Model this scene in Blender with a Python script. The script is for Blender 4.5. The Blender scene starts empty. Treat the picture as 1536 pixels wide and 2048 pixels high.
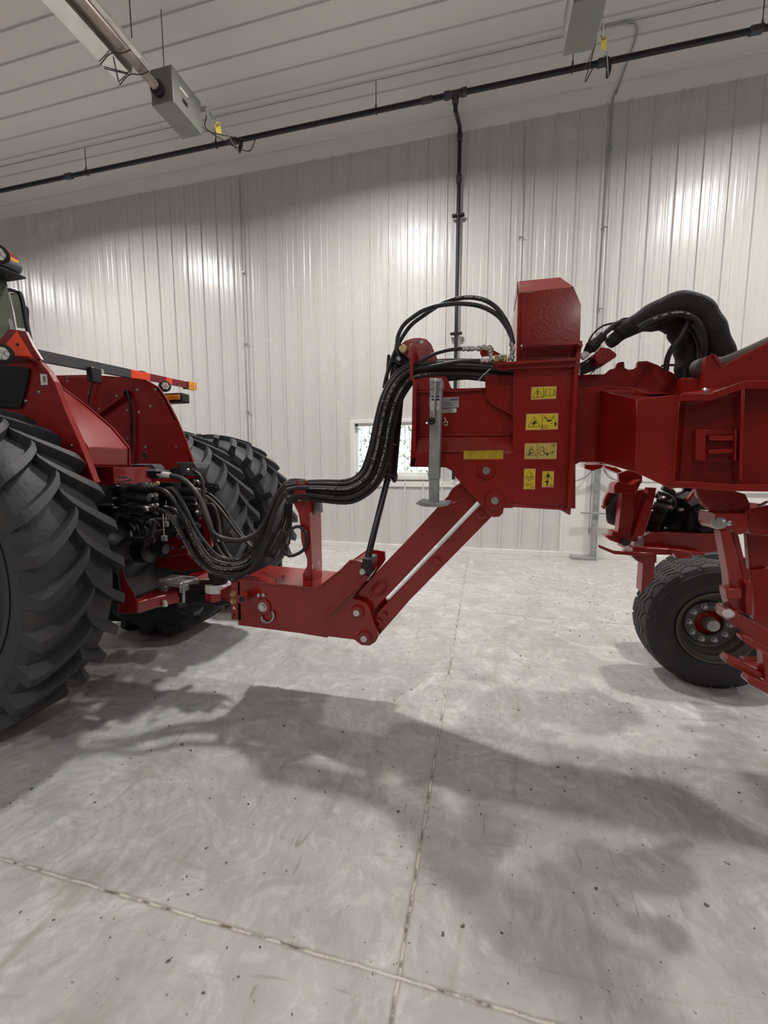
import bpy, bmesh, math, random
from mathutils import Vector, Matrix
random.seed(7)
PI=math.pi
SC=bpy.context.scene
COL=SC.collection
# ---------------------------------------------------------------- camera frame
FPX=812.0; CX,CY=768.0,1024.0; CAMH=1.5
PITCH=math.atan(88/FPX); YAW=math.atan(198/math.hypot(FPX,88))
Fw=Vector((-math.sin(YAW)*math.cos(PITCH),math.cos(YAW)*math.cos(PITCH),-math.sin(PITCH)))
Rt=Vector((math.cos(YAW),math.sin(YAW),0)); Up=Rt.cross(Fw)
CAM=Vector((0,0,CAMH))
def ray(x,y): return Fw*FPX+Rt*(x-CX)+Up*(CY-y)
def PY(x,y,Y): d=ray(x,y); return CAM+d*(Y/d.y)
def PX(x,y,X): d=ray(x,y); return CAM+d*(X/d.x)
def PZ(x,y,Z): d=ray(x,y); return CAM+d*((Z-CAMH)/d.z)
def PL(x,y,a,b):
    """hit the upright plane through ground points a=(X,Y), b=(X,Y)"""
    n=Vector((-(b[1]-a[1]),b[0]-a[0],0)); d=ray(x,y)
    t=n.dot(Vector((a[0],a[1],0))-CAM)/n.dot(d); return CAM+d*t
def tr(pts,s,ox,oy): return [(ox+x/s,oy+y/s) for x,y in pts]

# ---------------------------------------------------------------- materials
def mat(name,col,rough=.5,metal=0,var=.0,vscale=6,bump=0,bscale=60,coat=0,dust=None,emit=None):
    m=bpy.data.materials.new(name); m.use_nodes=True; nt=m.node_tree; b=nt.nodes['Principled BSDF']
    b.inputs['Base Color'].default_value=(*col,1); b.inputs['Roughness'].default_value=rough; b.inputs['Metallic'].default_value=metal
    if coat: b.inputs['Coat Weight'].default_value=coat; b.inputs['Coat Roughness'].default_value=.12
    if emit: b.inputs['Emission Color'].default_value=(*emit[0],1); b.inputs['Emission Strength'].default_value=emit[1]
    tc=nt.nodes.new('ShaderNodeTexCoord')
    if var or dust:
        n=nt.nodes.new('ShaderNodeTexNoise'); n.inputs['Scale'].default_value=vscale; n.inputs['Detail'].default_value=6
        nt.links.new(tc.outputs['Object'],n.inputs['Vector'])
        r=nt.nodes.new('ShaderNodeMapRange'); r.inputs[1].default_value=.3; r.inputs[2].default_value=.7
        nt.links.new(n.outputs['Fac'],r.inputs[0])
        mx=nt.nodes.new('ShaderNodeMix'); mx.data_type='RGBA'
        c2=dust if dust else tuple(min(1,c*(1+var)) for c in col); c1=col if dust else tuple(c*(1-var) for c in col)
        mx.inputs[6].default_value=(*c1,1); mx.inputs[7].default_value=(*c2,1)
        if dust:
            r.inputs[1].default_value=.52; r.inputs[2].default_value=.8; r.inputs[4].default_value=.6
        nt.links.new(r.outputs[0],mx.inputs[0]); nt.links.new(mx.outputs[2],b.inputs['Base Color'])
    if bump:
        n=nt.nodes.new('ShaderNodeTexNoise'); n.inputs['Scale'].default_value=bscale; n.inputs['Detail'].default_value=3
        nt.links.new(tc.outputs['Object'],n.inputs['Vector'])
        bp=nt.nodes.new('ShaderNodeBump'); bp.inputs['Strength'].default_value=bump; bp.inputs['Distance'].default_value=.01
        nt.links.new(n.outputs['Fac'],bp.inputs['Height']); nt.links.new(bp.outputs[0],b.inputs['Normal'])
    return m
M=dict(
 red=mat('planter_red_paint',(.275,.0115,.0075),.2,0,.12,5,.09,70,.3),
 red2=mat('tractor_red_paint',(.27,.011,.009),.3,0,.1,3,.04,60,.5),
 reddust=mat('dusty_red_paint',(.3,.03,.022),.5,0,0,14,.1,120,0,(.34,.15,.09)),
 black=mat('black_enamel',(.012,.012,.013),.32,0,.2,8,.05),
 dblack=mat('matt_black_plastic',(.012,.0115,.012),.55,0,.3,12),
 hose=mat('hose_rubber',(.022,.021,.02),.42,0,.25,10,.12,200),
 cloth=mat('black_woven_sleeve',(.016,.014,.012),.8,0,.3,7,.5,70,0,(.035,.026,.018)),
 tire=mat('tyre_rubber',(.034,.036,.040),.6,0,.3,5,.25,45,0,(.07,.062,.054)),
 ptire=mat('planter_tyre_rubber',(.02,.021,.022),.6,0,.25,8,.15,60),
 dirt=mat('muddy_rubber',(.022,.02,.018),.85,0,0,14,.8,30,0,(.07,.05,.03)),
 rim=mat('dark_grey_rim',(.045,.046,.05),.4,.3,.15,4,.05),
 rust=mat('brown_grey_rim',(.1,.085,.07),.55,.4,0,9,.2,50,0,(.2,.15,.11)),
 galv=mat('galvanised_steel',(.42,.42,.41),.42,.65,.22,14,.08,60),
 steel=mat('bright_steel',(.62,.61,.58),.24,.95,.12,30),
 chrome=mat('chrome_rod',(.1,.1,.1),.22,.9),
 brass=mat('gold_zinc',(.55,.42,.2),.35,.8,.2,20),
 gpipe=mat('black_gas_pipe',(.012,.011,.011),.45,.2,.3,5),
 iron=mat('grey_iron_fitting',(.07,.07,.075),.5,.6,.3,12),
 heat=mat('grey_green_enamel',(.22,.225,.2),.5,.1,.05,4),
 refl=mat('polished_aluminium',(.75,.73,.7),.25,.95,.1,6),
 tube=mat('burnt_steel_tube',(.3,.25,.22),.38,.9,.5,3),
 dim=mat('darkened_unseen_walls',(.10,.10,.10),.6),  # unseen walls, made dark to cut bounce and washed-out reflections
 led=mat('led_panel',(.8,.8,.8),.5,emit=((1,.97,.93),12)),
 white=mat('white_trim_paint',(.78,.77,.74),.4,0,.03,3),
 yellow=mat('sticker_yellow',(.78,.58,.03),.45),
 dyellow=mat('faded_sticker_yellow',(.6,.46,.1),.5,0,.12,60),
 stedge=mat('sticker_border',(.62,.42,.22),.5),
 ink=mat('sticker_ink',(.02,.018,.012),.6),
 tape=mat('gold_reflective_tape',(.55,.38,.03),.3,.2,.25,40),
 blue=mat('label_blue',(.012,.015,.13),.4),
 lwhite=mat('label_white',(.75,.73,.7),.5),
 orange=mat('fluorescent_orange',(.95,.075,.02),.5),
 dred=mat('dark_red_reflector',(.2,.008,.01),.35),
 amber=mat('amber_lens',(.9,.33,.03),.25,0,.3,40),
 lens=mat('clear_lamp_lens',(.55,.55,.55),.2,.2,.4,60),
 glassg=mat('green_tinted_glass',(.095,.11,.075),.12,0,.05,3),
 mirror=mat('mirror_glass',(.8,.8,.8),.06,1),
 grey=mat('grey_plastic',(.2,.2,.2),.5,0,.1,8),
 dgrey=mat('charcoal_plastic',(.065,.07,.075),.45,0,.1,8),
 ytag=mat('yellow_tag',(.8,.7,.1),.5),
 conduit=mat('conduit_steel',(.42,.42,.42),.45,.7,.1,9),
 print=mat('cream_hose_print',(.42,.4,.36),.6),
 leaf=mat('leaf_green',(.42,.5,.2),.7,0,.5,3),
 copper=mat('copper_wire',(.5,.3,.12),.4,.8),
 concrete2=mat('outside_concrete',(.5,.5,.48),.9),
)
def liner(name,rough,along):
    m=mat(name,(.64,.625,.605),rough); nt=m.node_tree; b=nt.nodes['Principled BSDF']
    tc=nt.nodes.new('ShaderNodeTexCoord'); mp=nt.nodes.new('ShaderNodeMapping'); nt.links.new(tc.outputs['Object'],mp.inputs[0])
    mp.inputs['Scale'].default_value=(7,7,.25) if along=='z' else (.25,7,7)
    n=nt.nodes.new('ShaderNodeTexNoise'); n.inputs['Scale'].default_value=2.2; n.inputs['Detail'].default_value=4
    nt.links.new(mp.outputs[0],n.inputs['Vector'])
    bp=nt.nodes.new('ShaderNodeBump'); bp.inputs['Strength'].default_value=.35 if along=='z' else .08; bp.inputs['Distance'].default_value=.02
    nt.links.new(n.outputs['Fac'],bp.inputs['Height']); nt.links.new(bp.outputs[0],b.inputs['Normal'])
    n2=nt.nodes.new('ShaderNodeTexNoise'); n2.inputs['Scale'].default_value=.7; nt.links.new(tc.outputs['Object'],n2.inputs['Vector'])
    r=nt.nodes.new('ShaderNodeMapRange'); r.inputs[3].default_value=rough*.93; r.inputs[4].default_value=rough*1.07
    nt.links.new(n2.outputs['Fac'],r.inputs[0]); nt.links.new(r.outputs[0],b.inputs['Roughness'])
    return m
M['wall']=liner('white_steel_liner',.27,'z'); M['ceil']=liner('white_ceiling_liner',.33,'x')
def floor_mat():
    m=bpy.data.materials.new('trowelled_concrete'); m.use_nodes=True; nt=m.node_tree; N=nt.nodes; L=nt.links; b=N['Principled BSDF']
    tc=N.new('ShaderNodeTexCoord'); P=tc.outputs['Object']
    def noise(scale,det=6,vec=P,rough=.6,dist=0):
        n=N.new('ShaderNodeTexNoise'); n.inputs['Scale'].default_value=scale; n.inputs['Detail'].default_value=det
        n.inputs['Roughness'].default_value=rough; n.inputs['Distortion'].default_value=dist; L.new(vec,n.inputs['Vector']); return n.outputs['Fac']
    def rng(s,a,bb,c=0,d=1):
        r=N.new('ShaderNodeMapRange'); r.inputs[1].default_value=a; r.inputs[2].default_value=bb; r.inputs[3].default_value=c; r.inputs[4].default_value=d
        L.new(s,r.inputs[0]); return r.outputs[0]
    def mix(f,a,bb,mode='MIX'):
        x=N.new('ShaderNodeMix'); x.data_type='RGBA'; x.blend_type=mode
        if hasattr(f,'links'): L.new(f,x.inputs[0])
        else: x.inputs[0].default_value=f
        for i,v in ((6,a),(7,bb)):
            if isinstance(v,tuple): x.inputs[i].default_value=(*v,1)
            else: L.new(v,x.inputs[i])
        return x.outputs[2]
    def ma(op,a,bb=None):
        x=N.new('ShaderNodeMath'); x.operation=op
        for i,v in ((0,a),(1,bb)):
            if v is None: continue
            if isinstance(v,(int,float)): x.inputs[i].default_value=v
            else: L.new(v,x.inputs[i])
        return x.outputs[0]
    def mapped(sx,sy,rot=0):
        mp=N.new('ShaderNodeMapping'); L.new(P,mp.inputs[0]); mp.inputs['Scale'].default_value=(sx,sy,1); mp.inputs['Rotation'].default_value=(0,0,rot); return mp.outputs[0]
    c=mix(rng(noise(.9,8,P,.65,.6),.3,.7),(.40,.385,.365),(.62,.605,.58))
    c=mix(rng(noise(7,8,P,.7,1.2),.35,.7),c,(.40,.39,.375)); 
    c=mix(ma('MULTIPLY',rng(noise(3.5,10,P,.75,2),.5,.68),.8),c,(.70,.685,.665))
    c=mix(ma('MULTIPLY',rng(noise(1.3,10,P,.75,1.5),.52,.66),.55),c,(.30,.285,.265))
    # trowel arcs : fine rings around a few centres
    for cx,cy,sc in ((-.2,2.6,30),(1.5,1.7,26),(-1.7,1.1,34)):
        mp=N.new('ShaderNodeMapping'); L.new(P,mp.inputs[0]); mp.inputs['Location'].default_value=(-cx,-cy,0)
        w=N.new('ShaderNodeTexWave'); w.wave_type='RINGS'; w.rings_direction='Z'; w.inputs['Scale'].default_value=sc/6; w.inputs['Distortion'].default_value=9; w.inputs['Detail'].default_value=4; w.inputs['Detail Scale'].default_value=1.5
        L.new(mp.outputs[0],w.inputs['Vector'])
        ln=N.new('ShaderNodeVectorMath'); ln.operation='LENGTH'; L.new(mp.outputs[0],ln.inputs[0])
        fade=rng(ln.outputs['Value'],.2,1.6,.2,0)
        c=mix(ma('MULTIPLY',rng(w.outputs['Fac'],.45,.9),fade),c,(.27,.265,.255))
    # directional scuffs
    for s1,s2,ro,th,col,k in ((7,1.3,.7,.56,(.30,.25,.20),.38),(1.5,9,-.5,.58,(.27,.23,.18),.38),(16,1.6,-.95,.64,(.72,.70,.68),.5)):
        c=mix(ma('MULTIPLY',rng(noise(1.1,7,mapped(s1,s2,ro),.7,1.1),th,th+.12),k),c,col)
    c=mix(ma('MULTIPLY',rng(noise(1.7,9,P,.7,1),.58,.75),.5),c,(.36,.30,.235))
    c=mix(rng(noise(26,2,P,.5),.70,.74),c,(.10,.08,.06))
    c=mix(rng(noise(60,2,P,.5),.72,.76),c,(.12,.10,.08))
    # thin tyre scratches
    c=mix(ma('MULTIPLY',rng(noise(1.0,4,mapped(17,1.9,.45),.6,.9),.68,.72),.5),c,(.20,.15,.11))
    c=mix(ma('MULTIPLY',rng(noise(1.0,4,mapped(2.1,15,.35),.6,.8),.68,.72),.4),c,(.22,.18,.13))
    # saw-cut joints with chipped edges
    sp=N.new('ShaderNodeSeparateXYZ'); L.new(P,sp.inputs[0])
    wob=ma('MULTIPLY',ma('SUBTRACT',noise(14,4),.5),.012)
    jx=jy=None; bumpm=None
    for axis,off in ((0,-.205),(1,1.026)):
        v=ma('ADD',ma('SUBTRACT',sp.outputs[axis],off),wob)
        fr=ma('ABSOLUTE',ma('SUBTRACT',ma('MODULO',ma('ADD',v,3.2*20+1.6),3.2),1.6))
        line=rng(fr,.002,.005,1,0); halo=rng(fr,.004,.013,.8,0)
        chip=rng(noise(11,6,P,.7),.40,.52)
        c=mix(ma('MULTIPLY',halo,rng(noise(16,5),.25,.5)),c,(.27,.225,.18))
        c=mix(ma('MULTIPLY',rng(fr,.0028,.0055,.85,0),chip),c,(.66,.62,.56))
        c=mix(ma('MULTIPLY',line,ma('SUBTRACT',1.0,chip)),c,(.15,.115,.085))
        bumpm=line if bumpm is None else ma('MAXIMUM',bumpm,line)
    L.new(c,b.inputs['Base Color'])
    L.new(rng(noise(2.2,6),.3,.7,.42,.68),b.inputs['Roughness'])
    hgt=ma('SUBTRACT',ma('MULTIPLY',noise(30,8,P,.7),.25),bumpm)
    bp=N.new('ShaderNodeBump'); bp.inputs['Strength'].default_value=.35; bp.inputs['Distance'].default_value=.006; L.new(hgt,bp.inputs['Height']); L.new(bp.outputs[0],b.inputs['Normal'])
    return m
M['floor']=floor_mat()

# ---------------------------------------------------------------- object helpers
ROOTLOC={}
SPLIT={'fender_bolt','bracket_bolt','rivet','hanger','tie_rod','collar_bolt','clamp_bolt','slot','hanging_chain','pull_cable','cable_weight','wiring','power_cord','cap_slot','hole','bolt_head','hood_bracket','blue_logo_bars','label_text'}
def islands(bm,tol=.03):
    seen=set(); out=[]
    bm.verts.ensure_lookup_table()
    for v in bm.verts:
        if v in seen: continue
        st=[v]; seen.add(v); g=[]
        while st:
            a=st.pop(); g.append(a)
            for e in a.link_edges:
                b=e.other_vert(a)
                if b not in seen: seen.add(b); st.append(b)
        out.append([sum((x.co for x in g),Vector())/len(g),g])
    res=[]
    for c,g in out:
        for r in res:
            if (r[0]-c).length<tol: r[1]+=g; break
        else: res.append([c,g])
    return [g for c,g in res]
def link(name,bm,m,parent=None,**k):
    if name in SPLIT:
        bm.verts.index_update(); gs=islands(bm,.03 if 'bolt' in name or name=='rivet' else .001)
        if len(gs)>1:
            o=None
            for g in gs:
                b2=bmesh.new(); mp={v:b2.verts.new(v.co) for v in g}; fs={f for v in g for f in v.link_faces}
                for f in fs: b2.faces.new([mp[v] for v in f.verts])
                o=link1(name,b2,m,parent,**k)
            bm.free(); return o
    return link1(name,bm,m,parent,**k)
def link1(name,bm,m,parent=None,smooth=False,bevel=0,seg=2,kind=None,label=None,ang=.6):
    me=bpy.data.meshes.new(name)
    bmesh.ops.recalc_face_normals(bm,faces=bm.faces); bm.to_mesh(me); bm.free()
    mm=m if isinstance(m,(list,tuple)) else [m]
    for q in mm: me.materials.append(M[q] if isinstance(q,str) else q)
    o=bpy.data.objects.new(name,me); COL.objects.link(o)
    if smooth or bevel:
        for p in me.polygons: p.use_smooth=True
        try: me.set_sharp_from_angle(angle=ang)
        except Exception: pass
    if bevel:
        bv=o.modifiers.new('bevel','BEVEL'); bv.width=bevel; bv.segments=seg; bv.limit_method='ANGLE'; bv.angle_limit=.6; bv.harden_normals=False
    if parent is not None:
        o.parent=parent
        if parent.name in ROOTLOC: o.location=-ROOTLOC[parent.name]
    if kind: o['kind']=kind
    if label: o['label']=label
    return o
def thing(name,label,cat,loc=(0,0,0),group=None):
    o=bpy.data.objects.new(name,None); COL.objects.link(o); o.location=loc; o['label']=label; o['category']=cat
    if group: o['group']=group
    o.empty_display_size=.2; ROOTLOC[o.name]=Vector(loc); return o
def tag(o,label,cat,group=None):
    o['label']=label; o['category']=cat
    if group: o['group']=group
    return o
def BM(): return bmesh.new()
def a_box(bm,p,q):
    vs=[bm.verts.new((x,y,z)) for z in (p[2],q[2]) for y in (p[1],q[1]) for x in (p[0],q[0])]
    for f in ((0,1,3,2),(4,6,7,5),(0,4,5,1),(2,3,7,6),(0,2,6,4),(1,5,7,3)): bm.faces.new([vs[i] for i in f])
    return bm
def a_hex(bm,a,b):
    """solid between two equal point loops"""
    va=[bm.verts.new(p) for p in a]; vb=[bm.verts.new(p) for p in b]; n=len(va)
    bm.faces.new(va); bm.faces.new(vb[::-1])
    for i in range(n): bm.faces.new((va[i],vb[i],vb[(i+1)%n],va[(i+1)%n]))
    return bm
def a_ext(bm,pts,vec):
    vec=Vector(vec); return a_hex(bm,pts,[p+vec for p in pts])
def a_py(bm,pix,Y,t):
    """side plate: pixel outline on the plane Y, t thick away from the viewer"""
    return a_ext(bm,[PY(x,y,Y) for x,y in pix],(0,t,0))
def frame_of(d):
    d=d.normalized(); u=Vector((0,0,1)) if abs(d.z)<.9 else Vector((1,0,0)); a=d.cross(u).normalized(); return a,d.cross(a).normalized()
def a_cyl(bm,p,q,r,r2=None,n=20,caps=True):
    p=Vector(p);q=Vector(q); a,b=frame_of(q-p); r2=r if r2 is None else r2
    A=[bm.verts.new(p+(a*math.cos(2*PI*i/n)+b*math.sin(2*PI*i/n))*r) for i in range(n)]
    B=[bm.verts.new(q+(a*math.cos(2*PI*i/n)+b*math.sin(2*PI*i/n))*r2) for i in range(n)]
    for i in range(n): bm.faces.new((A[i],A[(i+1)%n],B[(i+1)%n],B[i]))
    if caps: bm.faces.new(A[::-1]); bm.faces.new(B)
    return bm
def a_lathe(bm,prof,c,ax,n=40,closed=False,caps=True):
    """prof (radius, distance along axis) turned about axis through c"""
    c=Vector(c); ax=Vector(ax).normalized(); a,b=frame_of(ax); rings=[]
    for r,h in prof:
        rings.append([bm.verts.new(c+ax*h+(a*math.cos(2*PI*i/n)+b*math.sin(2*PI*i/n))*max(r,1e-4)) for i in range(n)])
    m=len(rings)
    for k in range(m if closed else m-1):
        A=rings[k];B=rings[(k+1)%m]
        for i in range(n): bm.faces.new((A[i],A[(i+1)%n],B[(i+1)%n],B[i]))
    if not closed and caps: bm.faces.new(rings[0][::-1]); bm.faces.new(rings[-1])
    return bm
def catmull(P,k=8,closed=False):
    P=[Vector(p) for p in P]
    if len(P)<3 and not closed: return P
    out=[]; n=len(P); rng=range(n if closed else n-1)
    for i in rng:
        if closed: p0,p1,p2,p3=P[i-1],P[i],P[(i+1)%n],P[(i+2)%n]
        else: p0=P[i-1] if i else P[0]*2-P[1]; p1,p2=P[i],P[i+1]; p3=P[i+2] if i+2<n else P[-1]*2-P[-2]
        for j in range(k):
            t=j/k; out.append(.5*((2*p1)+(p2-p0)*t+(2*p0-5*p1+4*p2-p3)*t*t+(3*p1-p0-3*p2+p3)*t**3))
    if not closed: out.append(P[-1])
    return out
def a_tube(bm,P,r,n=10,k=8,closed=False,smooth=True):
    pts=catmull(P,k,closed) if smooth else [Vector(p) for p in P]
    m=len(pts); rings=[]; prev=None
    for i,p in enumerate(pts):
        if closed: d=pts[(i+1)%m]-pts[i-1]
        else: d=pts[min(i+1,m-1)]-pts[max(i-1,0)]
        d.normalize()
        if prev is None: a,_=frame_of(d)
        else:
            a=prev-d*prev.dot(d)
            if a.length<1e-5: a,_=frame_of(d)
            a.normalize()
        prev=a; b=d.cross(a); rr=r(i/(m-1)) if callable(r) else r
        rings.append([bm.verts.new(p+(a*math.cos(2*PI*j/n)+b*math.sin(2*PI*j/n))*rr) for j in range(n)])
    for i in range(m if closed else m-1):
        A=rings[i];B=rings[(i+1)%m]
        for j in range(n): bm.faces.new((A[j],A[(j+1)%n],B[(j+1)%n],B[j]))
    if not closed: bm.faces.new(rings[0][::-1]); bm.faces.new(rings[-1])
    return bm
def a_bar(bm,p,q,w,h,side=Vector((0,1,0))):
    """rectangular bar p->q; w along side, h across"""
    p=Vector(p);q=Vector(q); d=(q-p).normalized(); s=(side-d*side.dot(d)).normalized(); u=d.cross(s)
    L=[s*(i*w/2)+u*(j*h/2) for i,j in ((-1,-1),(1,-1),(1,1),(-1,1))]
    return a_hex(bm,[p+l for l in L],[q+l for l in L])
def a_bolt(bm,c,ax,r=.014,h=.012):
    c=Vector(c);ax=Vector(ax).normalized(); a_cyl(bm,c,c+ax*h,r,n=6); a_cyl(bm,c,c+ax*.003,r*1.5,n=16); return bm
def a_disc(bm,c,r,nx,t,n=24): return a_cyl(bm,c,Vector(c)+Vector(nx)*t,r,n=n)
def a_ring(bm,c,ax,R,r,n=28,k=8,arc=(0,2*PI)):
    a,b=frame_of(Vector(ax)); c=Vector(c); full=abs(arc[1]-arc[0]-2*PI)<1e-4
    P=[c+(a*math.cos(t)+b*math.sin(t))*R for t in [arc[0]+(arc[1]-arc[0])*i/n for i in range(n if full else n+1)]]
    return a_tube(bm,P,r,k,1,full,smooth=False)
def text(name,s,size,loc,rotx=PI/2,rotz=0,m='ink',parent=None,ext=.0006,align='LEFT',bold=0):
    cu=bpy.data.curves.new(name,'FONT'); cu.body=s; cu.size=size; cu.extrude=ext; cu.align_x=align; cu.align_y='CENTER'; cu.offset=bold
    o=bpy.data.objects.new(name,cu); COL.objects.link(o); o.rotation_euler=(rotx,0,rotz)
    o.location=Vector(loc)
    bpy.context.view_layer.update()
    me=bpy.data.meshes.new_from_object(o); mw=o.matrix_world.copy(); me.transform(mw); bpy.data.objects.remove(o)
    me.materials.append(M[m]); q=bpy.data.objects.new(name,me); COL.objects.link(q)
    if parent is not None:
        q.parent=parent
        if parent.name in ROOTLOC: q.location=-ROOTLOC[parent.name]
    return q

# ================================================================ THE BUILDING
WY=7.344; H=7.04; X0,X1=-16.0,13.0; YB=-14.0
o=link('floor',a_box(BM(),(X0,YB,-.1),(X1,WY+.1,0)),'floor',kind='structure')
def corrug(x0,x1,pitch,phase,rh=.026,rw=.048):
    """profile points (u, height) of ribbed liner"""
    out=[]; k=math.floor((x0-phase)/pitch)
    u=phase+k*pitch
    while u<x1+pitch:
        for du,h in ((-rw/2,0),(-rw/2+.011,rh),(rw/2-.011,rh),(rw/2,0),(pitch*.33-.016,0),(pitch*.33-.006,.005),(pitch*.33+.006,.005),(pitch*.33+.016,0),(pitch*.67-.016,0),(pitch*.67-.006,.005),(pitch*.67+.006,.005),(pitch*.67+.016,0)):
            uu=u+du
            if x0<=uu<=x1: out.append((uu,h))
        u+=pitch
    def hh(x):
        return 0
    return [(x0,0)]+out+[(x1,0)]
def wallseg(bm,x0,x1,z0,z1,ybase,pitch=.3385,phase=.3123):
    pr=corrug(x0,x1,pitch,phase)
    A=[bm.verts.new((x,ybase-h,z0)) for x,h in pr]; B=[bm.verts.new((x,ybase-h,z1)) for x,h in pr]
    for i in range(len(pr)-1): bm.faces.new((A[i],A[i+1],B[i+1],B[i]))
WX0,WX1,WZ0,WZ1=-2.34,-.93,1.36,2.32
bm=BM()
ZL=1.235
wallseg(bm,X0,WX0,ZL,H,WY); wallseg(bm,WX1,X1,ZL,H,WY); wallseg(bm,WX0,WX1,WZ1,H,WY); wallseg(bm,WX0,WX1,ZL,WZ0,WY)
wallseg(bm,X0,1.32,0,ZL,WY-.03)
bmesh.ops.recalc_face_normals(bm,faces=bm.faces)
wb=link('wall_back',bm,'wall',kind='structure')
# thin screw heads in rows on the wall
bm=BM(); 
for z in (1.9,2.85,3.8,4.75,5.7):
    for k in range(-30,24):
        x=.3123+k*.3385
        if WX0-.1<x<WX1+.1 and z<WZ1+.1: continue
        a_cyl(bm,(x,WY-.0255,z),(x,WY-.033,z),.008,n=8)
link('wall_screws',bm,'white',wb)
bm=BM(); a_box(bm,(X0,WY-.055,ZL-.012),(1.32,WY+.02,ZL+.022)); a_box(bm,(X0,WY-.055,ZL-.075),(1.32,WY-.045,ZL-.01))
link('trim_1',bm,'white',kind='structure',bevel=.003)
bm=BM(); a_box(bm,(X0,WY-.062,0),(1.32,WY+.02,.085))
link('baseboard_back',bm,'white',kind='structure',bevel=.004)
# smooth white liner panel, right part of the lower wall
bm=BM(); a_box(bm,(1.32,WY-.05,.09),(X1,WY+.03,1.5)); a_box(bm,(1.29,WY-.06,0),(1.335,WY+.03,1.32)); 
link('wall_panel',bm,'white',kind='structure',bevel=.004)
bm=BM(); a_box(bm,(1.335,WY-.065,0),(X1,WY+.02,.09)); link('trim_2',bm,'white',kind='structure',bevel=.004)
bm=BM(); 
for (a,b) in (((2.6,.5),(3.9,.56)),((2.6,1.16),(3.9,1.22))): pass
a_box(bm,(3.05,WY-.085,1.12),(5.2,WY-.04,1.30)); a_box(bm,(3.05,WY-.085,.09),(3.2,WY-.04,1.2)); link('trim_3',bm,'white',kind='structure',bevel=.004)
# ceiling with ribs running along the wall
bm=BM(); pr=[p for p in corrug(YB,WY,.3265,5.18,rh=.02,rw=.085) if p[1] in (0,.02)]
A=[bm.verts.new((X0,y,H-h)) for y,h in pr]; B=[bm.verts.new((X1,y,H-h)) for y,h in pr]
for i in range(len(pr)-1): bm.faces.new((A[i],A[i+1],B[i+1],B[i]))
link('ceiling',bm,'ceil',kind='structure')
bm=BM(); a_hex(bm,[Vector((X0,WY-.02,H-.10)),Vector((X0,WY-.13,H-.0)),Vector((X0,WY+.05,H+.01)),Vector((X0,WY+.05,H-.1))],[Vector((X1,WY-.02,H-.10)),Vector((X1,WY-.13,H-.0)),Vector((X1,WY+.05,H+.01)),Vector((X1,WY+.05,H-.1))])
link('trim_4',bm,'ceil',kind='structure')
link('wall_left',a_box(BM(),(X0-.1,YB,0),(X0,WY+.1,H+.05)),'dim',kind='structure')  # out-of-view walls, coloured dark to hold down the fill light
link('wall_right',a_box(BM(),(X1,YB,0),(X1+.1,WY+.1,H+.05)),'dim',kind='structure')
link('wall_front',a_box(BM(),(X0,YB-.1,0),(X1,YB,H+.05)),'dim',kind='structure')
# outer skins so that no daylight leaks in
bm=BM(); a_box(bm,(X0-.1,YB-.1,H+.04),(X1+.1,WY+.3,H+.14)); link('roof',bm,'concrete2',kind='structure')
bm=BM()
for (p,q) in (((X0,WY+.12,-.1),(WX0-.01,WY+.22,H+.04)),((WX1+.01,WY+.12,-.1),(X1,WY+.22,H+.04)),((WX0-.01,WY+.12,WZ1+.01),(WX1+.01,WY+.22,H+.04)),((WX0-.01,WY+.12,-.1),(WX1+.01,WY+.22,WZ0-.01))): a_box(bm,p,q)
link('wall_outer_skin',bm,'concrete2',kind='structure')
# window
w=bpy.data.objects.new('window_1',None); COL.objects.link(w); w['kind']='structure'
bm=BM(); a_box(bm,(WX0-.075,WY-.055,WZ0-.07),(WX0,WY+.12,WZ1+.06)); a_box(bm,(WX1,WY-.055,WZ0-.07),(WX1+.075,WY+.12,WZ1+.06)); a_box(bm,(WX0,WY-.055,WZ1),(WX1,WY+.12,WZ1+.06)); a_box(bm,(WX0,WY-.055,WZ0-.07),(WX1,WY+.12,WZ0))
link('window_frame',bm,'white',w,bevel=.004)
mid=(WX0+WX1)/2
bm=BM()
for a,b in ((WX0+.0,mid+.02),(mid-.02,WX1)):
    a_box(bm,(a,WY+.05,WZ0),(a+.045,WY+.09,WZ1)); a_box(bm,(b-.045,WY+.05,WZ0),(b,WY+.09,WZ1)); a_box(bm,(a,WY+.05,WZ0),(b,WY+.09,WZ0+.06)); a_box(bm,(a,WY+.05,WZ1-.045),(b,WY+.09,WZ1))
link('window_sash',bm,'white',w,bevel=.003)
bm=BM()
for a,b in ((WX0+.045,mid-.02),(mid+.02,WX1-.045)):
    for i in (1,2): x=a+(b-a)*i/3; a_box(bm,(x-.007,WY+.062,WZ0+.06),(x+.007,WY+.074,WZ1-.045))
    for i in (1,2): z=WZ0+.06+(WZ1-WZ0-.105)*i/3; a_box(bm,(a,WY+.062,z-.007),(b,WY+.074,z+.007))
link('window_muntins',bm,'white',w)
gm=bpy.data.materials.new('window_glass'); gm.use_nodes=True; nt=gm.node_tree; nt.nodes.clear()
og=nt.nodes.new('ShaderNodeOutputMaterial'); mixs=nt.nodes.new('ShaderNodeMixShader'); t=nt.nodes.new('ShaderNodeBsdfTransparent'); g=nt.nodes.new('ShaderNodeBsdfGlossy'); g.inputs['Roughness'].default_value=.02; mixs.inputs[0].default_value=.06
t.inputs[0].default_value=(.93,.97,.97,1)
nt.links.new(t.outputs[0],mixs.inputs[1]); nt.links.new(g.outputs[0],mixs.inputs[2]); nt.links.new(mixs.outputs[0],og.inputs[0]); M['glass']=gm
link('window_pane',a_box(BM(),(WX0,WY+.066,WZ0),(WX1,WY+.070,WZ1)),'glass',w)
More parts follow.
